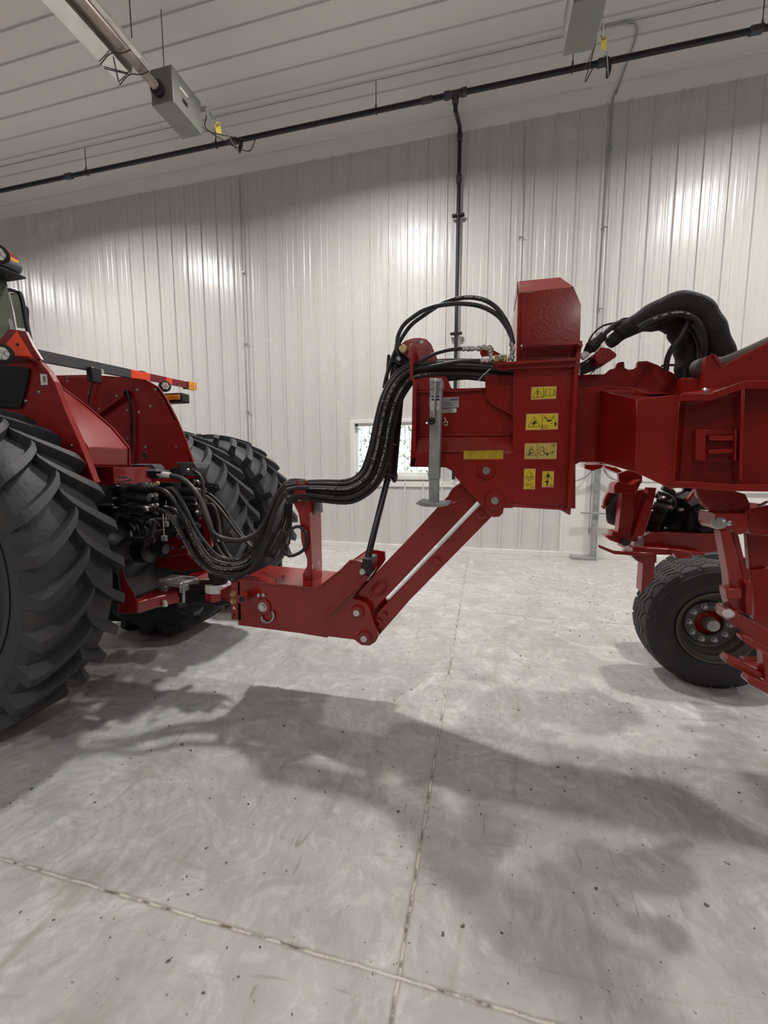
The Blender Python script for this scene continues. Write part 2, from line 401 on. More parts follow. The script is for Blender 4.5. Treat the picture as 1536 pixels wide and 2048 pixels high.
# outdoors: bright yard and a shrub row
link('ground',a_box(BM(),(-14,WY+.25,-.2),(10,30,-.05)),'concrete2',kind='structure')
bm=BM(); rnd=random.Random(3)
for i in range(6500):
    x=rnd.uniform(-5.5,1.0); z=rnd.uniform(0,3.6); y=WY+2.2+rnd.uniform(0,.9); s=rnd.uniform(.03,.07)
    if rnd.random()<.35: continue
    a=Vector((rnd.uniform(-1,1),rnd.uniform(-.4,.4),rnd.uniform(-1,1))).normalized()*s; b=Vector((rnd.uniform(-1,1),rnd.uniform(-1,1),rnd.uniform(-1,1))).normalized()*s*.5; c=Vector((x,y,z))
    bm.faces.new([bm.verts.new(c-a),bm.verts.new(c+b),bm.verts.new(c+a),bm.verts.new(c-b)])
for i in range(26):
    x=-5.5+i*.26; P=[Vector((x+rnd.uniform(-.1,.1),WY+2.6,z*.6)) for z in range(7)]; a_tube(bm,P,.008,5,3)
oo=link('foliage',bm,'leaf',kind='stuff'); tag(oo,'sunlit green foliage outside behind the small window','foliage')

bm=BM(); rnd=random.Random(21)
for i in range(330):
    u=rnd.random()
    if u<.55: x=rnd.gauss(1.5,.55); y=rnd.gauss(4.6,.8)
    elif u<.8: x=rnd.gauss(1.3,.5); y=rnd.gauss(2.6,.5)
    else: x=rnd.uniform(-3,3); y=rnd.uniform(.8,7)
    r=rnd.uniform(.002,.008)*(1.3 if y>3.5 else .8); c=Vector((x,y,r*.4)); V=[bm.verts.new(c+Vector((r*rnd.uniform(.5,1.2)*a,r*rnd.uniform(.5,1.2)*b,r*.5*cc))) for a,b,cc in ((1,0,0),(-1,0,0),(0,1,0),(0,-1,0),(0,0,1),(0,0,-.8))]
    for f in ((0,2,4),(2,1,4),(1,3,4),(3,0,4),(2,0,5),(1,2,5),(3,1,5),(0,3,5)): bm.faces.new([V[k] for k in f])
o=link('dirt_crumbs',bm,'dirt',kind='stuff'); tag(o,'small dark dirt crumbs scattered on the concrete near the planter wheel','dirt')
# ---------------------------------------------------------------- high bay lights
LX=[-12.9,-7.2,-1.6,4.0,9.7]
for i,(x,y) in enumerate([(a,4.6) for a in LX]+[(a,-3.2) for a in LX]+[(a-.9,-11.0) for a in LX]):
    r=thing('high_bay_light','white high bay light hanging from the ribbed ceiling in rows','ceiling light',(x,y,H-.25),'high bay lights under the ceiling')
    bm=BM(); a_box(bm,(x-.33,y-.16,H-.27),(x+.33,y+.16,H-.18)); link('housing',bm,'white',r,bevel=.01)
    bm=BM(); a_cyl(bm,(x-.25,y,H-.18),(x-.25,y,H-.01),.004,n=6); a_cyl(bm,(x+.25,y,H-.18),(x+.25,y,H-.01),.004,n=6); link('hanger',bm,'steel',r)
    bm=BM(); a_box(bm,(x-.17,y-.12,H-.276),(x+.17,y+.12,H-.27)); link('diffuser',bm,'led',r)
    la=bpy.data.lights.new('lamp','AREA'); la.shape='RECTANGLE'; la.size=.34; la.size_y=.24; la.energy=1.0; la.color=(1,.965,.93)
    lo=bpy.data.objects.new('lamp',la); COL.objects.link(lo); lo.parent=r; lo.location=(0,0,-.03)
    la.energy=200 if y>0 else 72 if y>-5 else 75; la.spread=2.85

# ---------------------------------------------------------------- gas pipe, conduits
ZP=6.64; YP=6.26
r=thing('gas_pipe','long black gas pipe running under the ceiling in front of the ribbed wall','pipe',(-.5,YP,ZP))
link('pipe_run',a_cyl(BM(),(X0,YP,ZP),(X1,YP,ZP),.034,n=16),'gpipe',r,smooth=True)
for px in (140,745,1518):
    x=PY(px,300,YP).x if False else None
def pipex(px): # X of a pixel column on the pipe
    lo,hi=-14.,9.
    for _ in range(50):
        m=(lo+hi)/2; v=Vector((m,YP,ZP))-CAM; u=CX+FPX*v.dot(Rt)/v.dot(Fw)
        if u<px: lo=m
        else: hi=m
    return lo
for px in (138,1512,467,1206):
    x=pipex(px); link('coupling',a_lathe(BM(),[(.036,-.07),(.048,-.06),(.048,.06),(.036,.07)],(x,YP,ZP),(1,0,0),16),'iron',r,smooth=True)
xt=pipex(911)
bm=BM(); a_lathe(bm,[(.036,-.16),(.052,-.15),(.052,-.09),(.044,-.08),(.044,.08),(.052,.09),(.052,.15),(.036,.16)],(xt,YP,ZP),(1,0,0),16); a_cyl(bm,(xt,YP,ZP),(xt,YP,ZP-.11),.046,n=16)
link('tee_fitting',bm,'iron',r,smooth=True)
bm=BM(); a_cyl(bm,(pipex(872)-.2,YP,ZP),(pipex(872)-.05,YP,ZP),.042,n=16); link('union',bm,'iron',r,smooth=True)
for px in (173,752,1145,1524,432):
    x=pipex(px); bm=BM(); a_cyl(bm,(x,YP,ZP+.03),(x,YP,H-.01),.006,n=8); a_ring(bm,(x,YP,ZP),(1,0,0),.045,.006); a_cyl(bm,(x,YP,ZP+.03),(x,YP,ZP+.09),.012,n=8)
    link('hanger',bm,'iron',r)
# drop: pipe goes to the wall then down
YD=WY-.09
ZD=PY(918,274,YD).z
bm=BM(); a_tube(bm,[(xt,YP,ZP-.06),(xt,YP+.06,ZP-.16),(xt,YD-.08,ZD+.10),(xt,YD,ZD),(xt,YD,ZD-.3),(xt,YD,1.3)],.03,14,1,smooth=False)
link('drop_pipe',bm,'gpipe',r,smooth=True)
for z in (ZD,PY(916,358,YD).z): link('coupling',a_lathe(BM(),[(.032,-.07),(.044,-.055),(.044,.055),(.032,.07)],(xt,YD,z),(0,0,1),16),'iron',r,smooth=True)
for py in (431,667):
    z=PY(912,py,YD).z; bm=BM(); a_box(bm,(xt-.10,YD-.035,z-.012),(xt+.10,YD+.05,z+.012)); a_lathe(bm,[(.03,-.03),(.04,-.028),(.04,.028),(.03,.03)],(xt,YD,z),(0,0,1),14); link('wall_clamp',bm,'gpipe',r)
def conduit(label,P,r=.013,clamps=()):
    r*=.72
    o=thing('conduit',label,'conduit',P[-1]); link('tube',a_tube(BM(),P,r,10,6),'conduit',o,smooth=True)
    for c in clamps:
        x,y,z=c; bm=BM(); a_box(bm,(x-.035,y-.016,z-.01),(x+.035,y+.02,z+.01)); link('strap',bm,'conduit',o)
yw=WY-.04
def xw(px,py): return PY(px,py,yw).x
def zw(px,py): return PY(px,py,yw).z
x=xw(484,500); conduit('thin steel conduit rising up the wall above the far tractor tyres',[(x,yw,zw(481,357)),(x,yw,4),(x,yw,2.2),(x,yw,1.3)],.014,[(x,yw,z) for z in (2.6,3.9,5.2)])
x=xw(1045,400); conduit('short thin steel conduit on the wall above the red mast',[(x,yw,zw(1048,252)),(x,yw,4),(x,yw,3),(x,yw,1.3)],.013,[(x,yw,z) for z in (2.7,3.9,5.2)])
x=xw(1222,250); conduit('steel conduit bending from the ceiling down the wall right of the mast',
  [PZ(1190,62,H-.03),PZ(1240,49,H-.03),PZ(1270,52,H-.03),PZ(1270,80,H-.03),PZ(1235,178,H-.04),Vector((x+.02,WY-.16,H-.09)),(x,yw,H-.3),(x,yw,4),(x,yw,2),(x,yw,.4)],.016,[(x,yw,z) for z in (1.6,2.8,4.0,5.2,6.3)])
x=xw(1206,640); conduit('second steel conduit on the wall beside the bent one',[(x,yw,zw(1213,420)),(x,yw,3),(x,yw,2),(x,yw,.4)],.011,[(x,yw,z) for z in (2.3,3.4)])
bm=BM(); 
o=thing('ceiling_conduit','thin straight conduit fixed along the ceiling behind the heaters','conduit',(0,6.25,H-.03)); link('tube',a_cyl(BM(),(X0,6.22,H-.035),(X1,6.22,H-.035),.007,n=8),'galv',o)
# ---------------------------------------------------------------- radiant tube heaters
def heater(label,px,py0,tube):
    # box: bottom-far edge pixel px,py0 at ZB
    ZB=5.95
    far=PZ(px[0],py0[0],ZB); Wd=.31; Ln=.53; Hh=.40
    x0=far.x; y1=far.y
    r=thing('radiant_heater',label,'heater',(x0,y1,ZB))
    bm=BM(); a_box(bm,(x0,y1-Ln,ZB),(x0+Wd,y1,ZB+Hh)); link('burner_box',bm,'heat',r,bevel=.006)
    bm=BM(); a_box(bm,(x0+Wd,y1-.40,ZB+.24),(x0+Wd+.004,y1-.26,ZB+.27)); link('rating_label',bm,'lwhite',r)
    bm=BM(); a_box(bm,(x0+Wd,y1-.36,ZB+.12),(x0+Wd+.004,y1-.27,ZB+.17)); link('indicator_window',bm,'black',r)
    ty=y1-Ln; tz=ZB+.14; tx=x0+Wd*.42
    bm=BM(); a_lathe(bm,[(.075,0),(.085,.02),(.085,.07),(.06,.08)],(tx,ty,tz),(0,-1,0),20); link('burner_collar',bm,'black',r,smooth=True)
    if tube:
        bm=BM(); a_cyl(bm,(tx,ty+.02,tz),(tx,-6,tz+.02),.052,n=20); link('heat_tube',bm,'tube',r,smooth=True)
        # folded aluminium reflector hood, open below
        pr=[(-.30,-.10),(-.15,-.02),(-.11,.08),(-.05,.12),(.05,.12),(.085,.08),(.09,.03)]
        bm=BM(); A=[];B=[]
        pr2=[(a*1.0,b+.006) for a,b in pr]
        loop=[(a,b) for a,b in pr]+[(a+.004*(1 if a>0 else -1),b+.006) for a,b in reversed(pr)]
        a_hex(bm,[Vector((tx+a,ty-.28,tz+b)) for a,b in loop],[Vector((tx+a,-6,tz+b+.02)) for a,b in loop]); link('reflector_hood',bm,'refl',r)
        bm=BM(); 
        for yy in (ty-.3,ty-.55,ty-2.3): a_tube(bm,[(tx-.30,yy,tz-.12),(tx-.15,yy,tz-.04),(tx-.0,yy,tz-.07),(tx+.12,yy,tz-.06)],.006,6,4)
        a_bar(bm,(tx-.30,ty-.3,tz-.115),(tx-.16,ty-.5,tz-.035),.008,.008); a_bar(bm,(tx-.16,ty-.3,tz-.035),(tx-.30,ty-.5,tz-.115),.008,.008)
        link('hood_bracket',bm,'iron',r)
        bm=BM()
        for yy in (ty-.45,ty-2.3): 
            a_tube(bm,[(tx+.05,yy,tz+.16),(tx+.03,yy+.02,tz+.5),(tx+.05,yy,H-.01)],.006,6,6)
            n=int((H-tz-.2)/.05)
        link('hanging_chain',bm,'iron',r)
    bm=BM(); a_tube(bm,[(x0+.02,y1-Ln+.06,ZB+Hh),(x0+.15,y1-Ln+.06,ZB+Hh+.02),(x0+Wd-.02,y1-Ln+.06,ZB+Hh)],.006,6); a_cyl(bm,(x0+Wd/2,y1-Ln+.06,ZB+Hh),(x0+Wd/2,y1-Ln+.06,H-.01),.005,n=6); link('box_hanger',bm,'iron',r)
    # gas connector, tag, valve, cords
    cx=x0+Wd+.02; cy=y1+.12
    bm=BM(); a_box(bm,(x0+Wd-.03,y1,ZB+.28),(x0+Wd+.08,y1+.12,ZB+.35)); link('terminal_box',bm,'conduit',r,bevel=.004)
    vx=x0+Wd-.04 if tube else x0+Wd+.40
    bm=BM(); a_tube(bm,[(x0+Wd-.02,y1+.02,ZB+.30),(x0+Wd+.05,y1+.03,ZB+.36),(x0+Wd+.10,y1+.1,ZB+.30),(x0+Wd+.12,y1+.16,ZB+.22),(x0+Wd+.16,y1+.2,ZB+.24),(vx-.02,YP-.05,ZP-.22)],.007,8); link('gas_connector',bm,'galv',r,smooth=True)
    bm=BM(); a_lathe(bm,[(.012,0),(.022,.02),(.026,.07),(.03,.09),(.03,.15),(.02,.19)],(vx-.03,YP-.04,ZP-.22),(.03,.04,.2),12); link('gas_valve',bm,'iron',r,smooth=True)
    bm=BM(); a_bar(bm,(vx-.05,YP-.1,ZP-.2),(vx-.10,YP-.17,ZP-.06),.02,.006); link('valve_lever',bm,'iron',r)
    bm=BM(); a_ext(bm,[Vector((x0+Wd+.09,y1+.14,ZB+.25)),Vector((x0+Wd+.16,y1+.17,ZB+.26)),Vector((x0+Wd+.17,y1+.18,ZB+.12)),Vector((x0+Wd+.11,y1+.15,ZB+.12))],(0,.004,0)); link('yellow_tag',bm,'ytag',r)
    bm=BM(); a_tube(bm,[(x0+Wd+.03,y1+.06,ZB+.27),(x0+Wd+.03,y1+.1,ZB+.12),(x0+Wd+.10,YP-.1,ZP-.26),(x0+Wd+.2,YP,ZP-.045)],.007,6); a_tube(bm,[(x0+Wd-.01,y1+.01,ZB+.12),(x0+Wd+.03,y1+.15,ZB+.14),(x0+Wd+.1,YP,ZP-.04)],.005,6); link('power_cord',bm,'black',r)
heater('grey radiant tube heater with long polished hood at upper left',(365,),(279,),True)
heater('grey radiant heater box at the top edge above the red mast',(1124.8,),(113.5,),False)

# galvanised upright with two curved arms against the white panel
r=thing('galvanised_stand','galvanised upright with two curved arms and a cross bar against the white panel','stand',(2.2,WY-.12,0))
ys=WY-.14
def S(px,py): return PY(px,py,ys)
pb=S(1186,1108); pt=S(1197,930)
link('upright',a_bar(BM(),(pb.x,ys,0),(pb.x,ys,pt.z+.2),.06,.09),'galv',r,bevel=.006)
link('cross_bar',a_bar(BM(),(S(1160,1025).x,ys-.05,S(1160,1025).z),(S(1260,1025).x,ys-.05,S(1160,1025).z),.03,.05,Vector((0,0,1))),'conduit',r,bevel=.004)
for s in (-1,1):
    z0=S(1190,945).z+.12; bm=BM(); a_tube(bm,[(pb.x+s*.07,ys,z0+.3),(pb.x+s*.08,ys,z0),(pb.x+s*.16,ys,z0-.17),(pb.x+s*.35,ys,z0-.26),(pb.x+s*.6,ys,z0-.27),(pb.x+s*.9,ys,z0-.27)],.018,10,8); link('curved_arm',bm,'galv',r,smooth=True)
f=S(1142,1107); link('foot_plate',a_box(BM(),(S(1142,1105).x,ys-.10,0),(pb.x+.03,ys+.1,.05)),'conduit',r,bevel=.004)
#@@PART2
# ================================================================ TYRES
def tyre_bm(R,rr,hw,nl,lugs=True):
    """tread tyre about the Y axis, outer side towards -Y"""
    bm=BM(); Rc=R-.05
    prof=[(rr,-hw*.72),(rr+.02,-hw*.82),(rr+.06,-hw*.90),(rr+(Rc-rr)*.45,-hw*.99),(Rc-.10,-hw*1.03),(Rc-.045,-hw*.95),(Rc-.02,-hw*.8),(Rc-.006,-hw*.45),(Rc,0),
          (Rc-.006,hw*.45),(Rc-.02,hw*.8),(Rc-.045,hw*.95),(Rc-.10,hw*1.03),(rr+(Rc-rr)*.45,hw*1.06),(rr+.06,hw*.98),(rr+.02,hw*.82),(rr,hw*.72)]
    n=96; rings=[]
    for r,y in prof: rings.append([bm.verts.new((r*math.cos(2*PI*i/n),y,r*math.sin(2*PI*i/n))) for i in range(n)])
    for k in range(len(rings)-1):
        for i in range(n): bm.faces.new((rings[k][i],rings[k][(i+1)%n],rings[k+1][(i+1)%n],rings[k+1][i]))
    def crad(y):
        a=abs(y)/hw
        return Rc-.006*(a/.45)**2 if a<.45 else Rc-.006-.014*((a-.45)/.35) if a<.8 else Rc-.02-.025*((a-.8)/.15) if a<.95 else Rc-.045-.06*((a-.95)/.08)
    def sweep(s,th0):
        S=9; pr=[]
        for j in range(S+1):
            t=j/S; y=s*(-.10*hw+ t*1.12*hw); yy=abs(y)/hw
            # curved bar: runs out and down towards the shoulder
            sh=.25*(t**.68); w0=(.036+.006*t) ; w1=(.021+.006*t)
            if j==0: w0*=.8; w1*=.75
            top=R-.012*(max(0,yy-.2))**2-(.004 if j in (0,S) else 0); 
            if yy>.97: top=R-.022
            base=crad(y)-.015
            if j==S: base=Rc-.13
            # lug profile perpendicular to its run -> approximate with angle offset
            row=[]
            for (w,r) in ((-w0,base),(-w1,top),(w1,top),(w0,base)):
                a=th0-(sh+w*1.0/ R*1.05)*1.0
                row.append(Vector((r*math.cos(a),y,r*math.sin(a))))
            pr.append(row)
        V=[[bm.verts.new(p) for p in row] for row in pr]
        for j in range(S):
            for k in range(3): bm.faces.new((V[j][k],V[j][k+1],V[j+1][k+1],V[j+1][k]))
        bm.faces.new(V[0]); bm.faces.new(V[-1][::-1])
    if lugs:
        for i in range(nl):
            sweep(-1,2*PI*i/nl); sweep(1,2*PI*(i+.5)/nl)
    # small mould ridges on the shoulders
    return bm
def rim_bm(rr,hw,yo):
    bm=BM(); prof=[(rr+.035,-hw*.80),(rr+.035,-hw*.84),(rr+.012,-hw*.86),(rr-.004,-hw*.80),(rr-.03,-hw*.55),(rr-.05,-hw*.1),(rr-.055,hw*.2),(rr-.10,hw*.24),(rr-.28,hw*.05),(rr-.36,hw*-.05),(.16,hw*-.05),(.15,-hw*.35),(.13,-hw*.4),(0.001,-hw*.4)]
    a_lathe(bm,prof,(0,0,0),(0,1,0),64,caps=False)
    return bm
R1,RR,AX=.934,.61,-2.889
tr_=thing('tractor','large red tractor at left with lugged rear tyres, hitched to the planter','tractor',(AX,2.38,0))
def put(o,loc,par):
    o.parent=par; o.location=Vector(loc)-ROOTLOC[par.name]; return o
def wheel(loc,hw,rot,proto=None):
    w=bpy.data.objects.new('wheel',None); COL.objects.link(w); put(w,loc,tr_); w.rotation_euler=(0,rot,0)
    if proto is None:
        a=link('tyre',tyre_bm(R1,RR+.02,hw,27),'tire',smooth=True,ang=.5); b=link('rim',rim_bm(RR,hw,0),'rim',smooth=True,ang=.7)
        bm=BM(); 
        for k in range(10): t=2*PI*k/10; a_bolt(bm,(.21*math.cos(t),-hw*.05,.21*math.sin(t)),(0,-1,0),.016,.02)
        c=link('wheel_nut',bm,'steel')
        ch=[a,b,c]
    else: ch=[q.copy() for q in proto]; [COL.objects.link(q) for q in ch]
    for q in ch: q.parent=w; q.location=(0,0,0)
    return w,ch
_,pc=wheel((AX,1.636,R1-.006),.222,.06)
wheel((AX,3.115,R1-.006),.222,.2,pc); wheel((AX,3.875,R1-.006),.222,.33,pc)
# ---------------------------------------------------------------- tractor body
def T(name,bm,m,**k): return link(name,bm,m,tr_,**k)
C1=lambda pts: tr(pts,3.657,0,460)
YF=1.905; YG=2.80
bm=a_py(BM(),C1([(-120,950),(0,945),(150,938),(255,940),(330,980),(390,1050),(430,1120),(510,1330),(600,1530),(725,1845),(600,2000),(100,1500),(-120,1420)]),YF,.012)
nf=T('fender',bm,'red2',bevel=.004)
# flange lip along the fender edge
def lip(pix,Y,w,m='red2',name='fender_lip',par=None):
    P=[PY(x,y,Y) for x,y in pix]; bm=BM()
    for i in range(len(P)-1): 
        a,b=P[i],P[i+1]; n=(b-a).normalized().cross(Vector((0,1,0)))*.006
        a_hex(bm,[a-n,a+n,a+n+Vector((0,-w,0)),a-n+Vector((0,-w,0))],[b-n,b+n,b+n+Vector((0,-w,0)),b-n+Vector((0,-w,0))])
    return link(name,bm,m,par)
lip(C1([(-120,950),(0,945),(150,938),(255,940),(330,980),(390,1050),(430,1120),(510,1330),(600,1530),(725,1845)]),YF,.03,par=nf)
bm=a_py(BM(),C1([(-100,985),(0,985),(215,1012),(200,1100),(150,1300),(-100,1290)]),YF-.012,.008); link('fender_opening',bm,'black',nf)
bm=BM()
for p in C1([(320,1000),(282,1188),(188,1253),(522,1578),(140,1105)]): a_bolt(bm,PY(*p,YF),(0,-1,0),.008,.007)
link('fender_bolt',bm,'steel',nf)
bm=a_py(BM(),C1([(292,1052),(342,1055),(350,1132),(300,1135)]),YF-.005,.003); link('white_label',bm,'lwhite',nf)
bm=a_py(BM(),C1([(312,1068),(330,1070),(333,1112),(316,1114)]),YF-.0065,.001); link('label_marks',bm,'grey',nf)
# far fender side plate
FF=[(380,1075),(700,1070),(900,1085),(1085,1105),(1160,1150),(1220,1230),(1300,1390),(1360,1530),(1425,1720),(1455,1800),(1180,1900),(380,1900)]
bm=a_py(BM(),C1(FF),YG,.012); ff=T('fender',bm,'red2',bevel=.004)
lip(C1(FF[:10]),YG+.03,.03,par=ff)
bm=BM()
for p in C1([(490,1080),(493,1108),(648,1192),(1003,1170),(1137,1165),(855,1215),(725,1310),(930,1320),(1100,1290),(1015,1333),(935,1522),(1063,1588),(1290,1588)]): a_bolt(bm,PY(*p,YG),(0,-1,0),.008,.007)
link('fender_bolt',bm,'steel',ff)
bm=BM(); a_cyl(bm,PY(1063/3.657,460+1648/3.657,YG-.003),PY(1063/3.657,460+1648/3.657,YG+.004),.024,n=20); link('fender_hole',bm,'dblack',ff)
bm=BM(); a_ring(bm,PY(1063/3.657,460+1648/3.657,YG-.003),(0,1,0),.026,.004); link('hole_ring',bm,'red2',ff,smooth=True)
bm=BM(); a_bar(bm,PY(*C1([(700,1352)])[0],YG-.03),PY(*C1([(935,1190)])[0],YG-.03),.02,.026); link('brace',bm,'red2',ff)
bm=BM(); a_tube(bm,[PY(*p,YG-.03) for p in C1([(930,1185),(950,1260),(962,1400),(958,1600),(940,1700)])],.009,8); a_tube(bm,[PY(*p,YG-.03) for p in C1([(685,1110),(655,1200),(650,1270),(690,1340)])],.006,8); link('harness',bm,'black',ff,smooth=True)
bm=BM(); a_box(bm,*[PY(*C1([(905,1215)])[0],YG-.04)-Vector((0,0,.0)),PY(*C1([(950,1175)])[0],YG-.01)]); link('harness_clip',bm,'black',ff,bevel=.004)
# centre cover between the fenders (sloping, then upright)
Ya,Yb=YF+.014,2.20
pr=[(440,1150),(640,1300),(820,1455),(940,1600),(938,1722)]
e=[PY(*p,Yb) for p in C1(pr)]
A=[Vector((p.x,Ya,p.z)) for p in e]+[Vector((e[0].x-.25,Ya,e[-1].z))]; B=[Vector((p.x,Yb,p.z)) for p in e]+[Vector((e[0].x-.25,Yb,e[-1].z))]
T('centre_cover',a_hex(BM(),A,B),'red2',bevel=.006)
bm=BM()
for p,q in zip(e[:-1],e[1:]): a_bar(bm,p+Vector((0,.004,0)),q+Vector((0,.004,0)),.008,.02)
T('cover_edge_strip',bm,'red2')
T('rear_wall',a_box(BM(),(AX+.2,YF+.01,.55),(AX+.30,YG,1.38)),'dblack')
# red ledge under the cover
bm=a_py(BM(),C1([(700,1735),(830,1735),(832,1800),(838,1860),(715,1870)]),2.1,.3); T('frame_rail',bm,'red2',bevel=.004)
# SMV emblem on red trapezoid
bm=a_py(BM(),C1([(-60,905),(0,800),(65,720),(183,738),(235,845),(300,948),(240,945),(0,930)]),1.88,.02); em=T('emblem_bracket',bm,'dred',bevel=.003)
P3=[PY(*p,1.876) for p in C1([(123,738),(245,936),(-10,900)])]
bm=a_ext(BM(),P3,(0,.003,0)); link('warning_triangle',bm,'orange',em)
bm=BM(); a_bolt(bm,PY(*C1([(128,838)])[0],1.875),(0,-1,0),.006,.006); link('rivet',bm,'iron',em)
# round work lamp at left edge
def lamp(c,ax,r,d,name='work_lamp',par=tr_,lensm='lens'):
    c=Vector(c);ax=Vector(ax).normalized(); o=link(name,a_lathe(BM(),[(r*.6,d),(r*.95,d*.6),(r*1.08,.012),(r*1.08,-.004),(r*.97,-.006)],c,-ax,28),'dblack',par,smooth=True)
    bm=BM(); a_lathe(bm,[(r*.95,-.012),(r*.92,0.0),(r*.5,.01),(.001,.014)],c,ax,28); link('lens',bm,lensm,o,smooth=True)
    bm=BM()
    for k in range(6): t=PI/3*k; a_cyl(bm,c+Vector((0,0,0))+frame_of(ax)[0]*r*.5*math.cos(t)+frame_of(ax)[1]*r*.5*math.sin(t)+ax*.006,c+frame_of(ax)[0]*r*.5*math.cos(t)+frame_of(ax)[1]*r*.5*math.sin(t)+ax*.016,r*.2,n=10)
    link('led',bm,'lwhite',o,smooth=True)
    return o
lamp(PY(3,707,1.80),(.75,-.6,-.1),.052,.05)
lamp(PY(1207/3.657,460+1142/3.657,3.1),(.8,-.55,0),.045,.09)
lamp(PY(1035/3.657,460+1085/3.657,2.98),(.6,-.8,.1),.06,.04)
# tail lamp on the far fender
bm=BM(); a_box(bm,PY(1210/3.657,460+1278/3.657,3.2),PY(1328/3.657,460+1188/3.657,3.1)); tl=T('tail_lamp',bm,'dblack',bevel=.01)
a1=PY(1228/3.657,460+1262/3.657,3.19); b1=PY(1312/3.657,460+1203/3.657,3.09); bm=BM(); a_box(bm,(a1.x,3.085,a1.z),(b1.x,3.1,b1.z)); link('lens',bm,'amber',tl,bevel=.006)
# main body ahead of the rear axle
bm=a_box(BM(),(-6.2,1.95,.75),(-3.2,2.8,1.35)); T('chassis',bm,'dblack',bevel=.03)
bm=a_box(BM(),(-6.0,1.75,1.35),(-4.35,3.0,1.95)); T('cab_base',bm,'red2',bevel=.04)
bm=a_hex(BM(),[Vector((-6.0,1.95,1.3)),Vector((-6.0,2.8,1.3)),Vector((-6.0,2.75,2.3)),Vector((-6.0,2.0,2.3))],[Vector((-8.6,2.0,1.3)),Vector((-8.6,2.75,1.3)),Vector((-8.6,2.65,2.0)),Vector((-8.6,2.1,2.0))]); T('hood',bm,'red2',bevel=.06)
# warning bar across the rear
XB=-2.73
def bar(xa,xb,ya,yb,yc,yd,m,name,par=None,t=.03):
    q=[PX(xa,ya,XB),PX(xb,yb,XB),PX(xb,yd,XB),PX(xa,yc,XB)]
    return link(name,a_ext(BM(),q,(-t,0,0)),m,par or tr_,bevel=.003)
wbar=bar(58,262.5,694,738.5,719,756,'dgrey','warning_bar')
bar(262.5,301,738.5,747,756,761.5,'orange','orange_segment',wbar); bar(301,333,747,754,761.5,767.5,'dred','red_segment',wbar); bar(333,345,754,757,767.5,769.8,'orange','orange_segment',wbar); bar(345,376,757,763.5,769.8,776,'dred','red_segment',wbar)
al=bar(374,377.5,763,764,777,778,'dblack','lamp_base',wbar,.05); bar(377.5,393.5,762,765.5,778,781,'amber','amber_lamp',wbar,.05)
c0=PX(187,748,XB+.03); bm=BM(); a_box(bm,c0-Vector((.02,.038,.06)),c0+Vector((.03,.038,.04))); T('bar_bracket',bm,'black',bevel=.004)
bm=BM(); a_bolt(bm,PX(182,757,XB+.032),(1,0,0),.010); a_bolt(bm,PX(192,757,XB+.032),(1,0,0),.010); a_bolt(bm,PX(203,743,XB+.02),(1,0,0),.012); T('bracket_bolt',bm,'steel')
# cab
def C6(pts): return tr(pts,6.83,0,460)
YC=3.05
def cabp(pts,m,name,par=None,Y=YC,d=1.4,**k):
    return link(name,a_hex(BM(),[PY(*p,Y) for p in C6(pts)],[PY(*p,Y)+Vector((0,-d,0)) for p in C6(pts)]),m,par or tr_,**k)
cab=cabp([(-300,580),(50,600),(100,740),(130,1000),(165,1340),(150,1700),(-300,1700)],'glassg','cab')
cabp([(78,845),(130,850),(175,1100),(222,1345),(230,1500),(180,1500),(165,1340),(125,1100)],'grey','pillar_trim',cab,3.08,.06,bevel=.006)
cabp([(-250,60),(0,190),(70,235),(150,290),(215,350),(262,405),(275,455),(240,470),(130,420),(20,350),(-250,240)],'red2','cab_roof',cab,3.10,1.5,bevel=.02)
cabp([(110,318),(150,340),(258,425),(262,462),(230,470),(130,385)],'amber','amber_marker',cab,3.09,1.5,bevel=.003)
cabp([(-250,235),(20,350),(240,470),(290,465),(318,520),(305,590),(250,625),(180,610),(90,570),(-250,500)],'dgrey','roof_underside',cab,3.06,1.4,bevel=.01)
cabp([(90,680),(335,632),(368,660),(355,672),(100,712)],'dblack','rear_visor',cab,3.06,1.2,bevel=.004)
lamp(PY(-4,508,1.93),(.8,-.6,-.2),.05,.04,'roof_lamp',tr_)
# mirror frame and glass
bm=BM(); a_tube(bm,[PY(*p,3.12) for p in C6([(80,850),(90,822),(160,822),(240,845),(285,900),(320,1050),(345,1200),(385,1380),(415,1530)])],.02,8); T('mirror_frame',bm,'black',smooth=True)
bm=BM(); a_tube(bm,[PY(*p,3.16) for p in C6([(335,1045),(365,1065),(375,1120),(372,1220),(380,1300)])],.013,8); T('grab_rail',bm,'black',smooth=True)
bm=a_py(BM(),C6([(130,860),(240,862),(290,950),(345,1350),(230,1335),(200,1150),(160,990)]),3.14,.02); T('mirror_glass',bm,'mirror',bevel=.003)
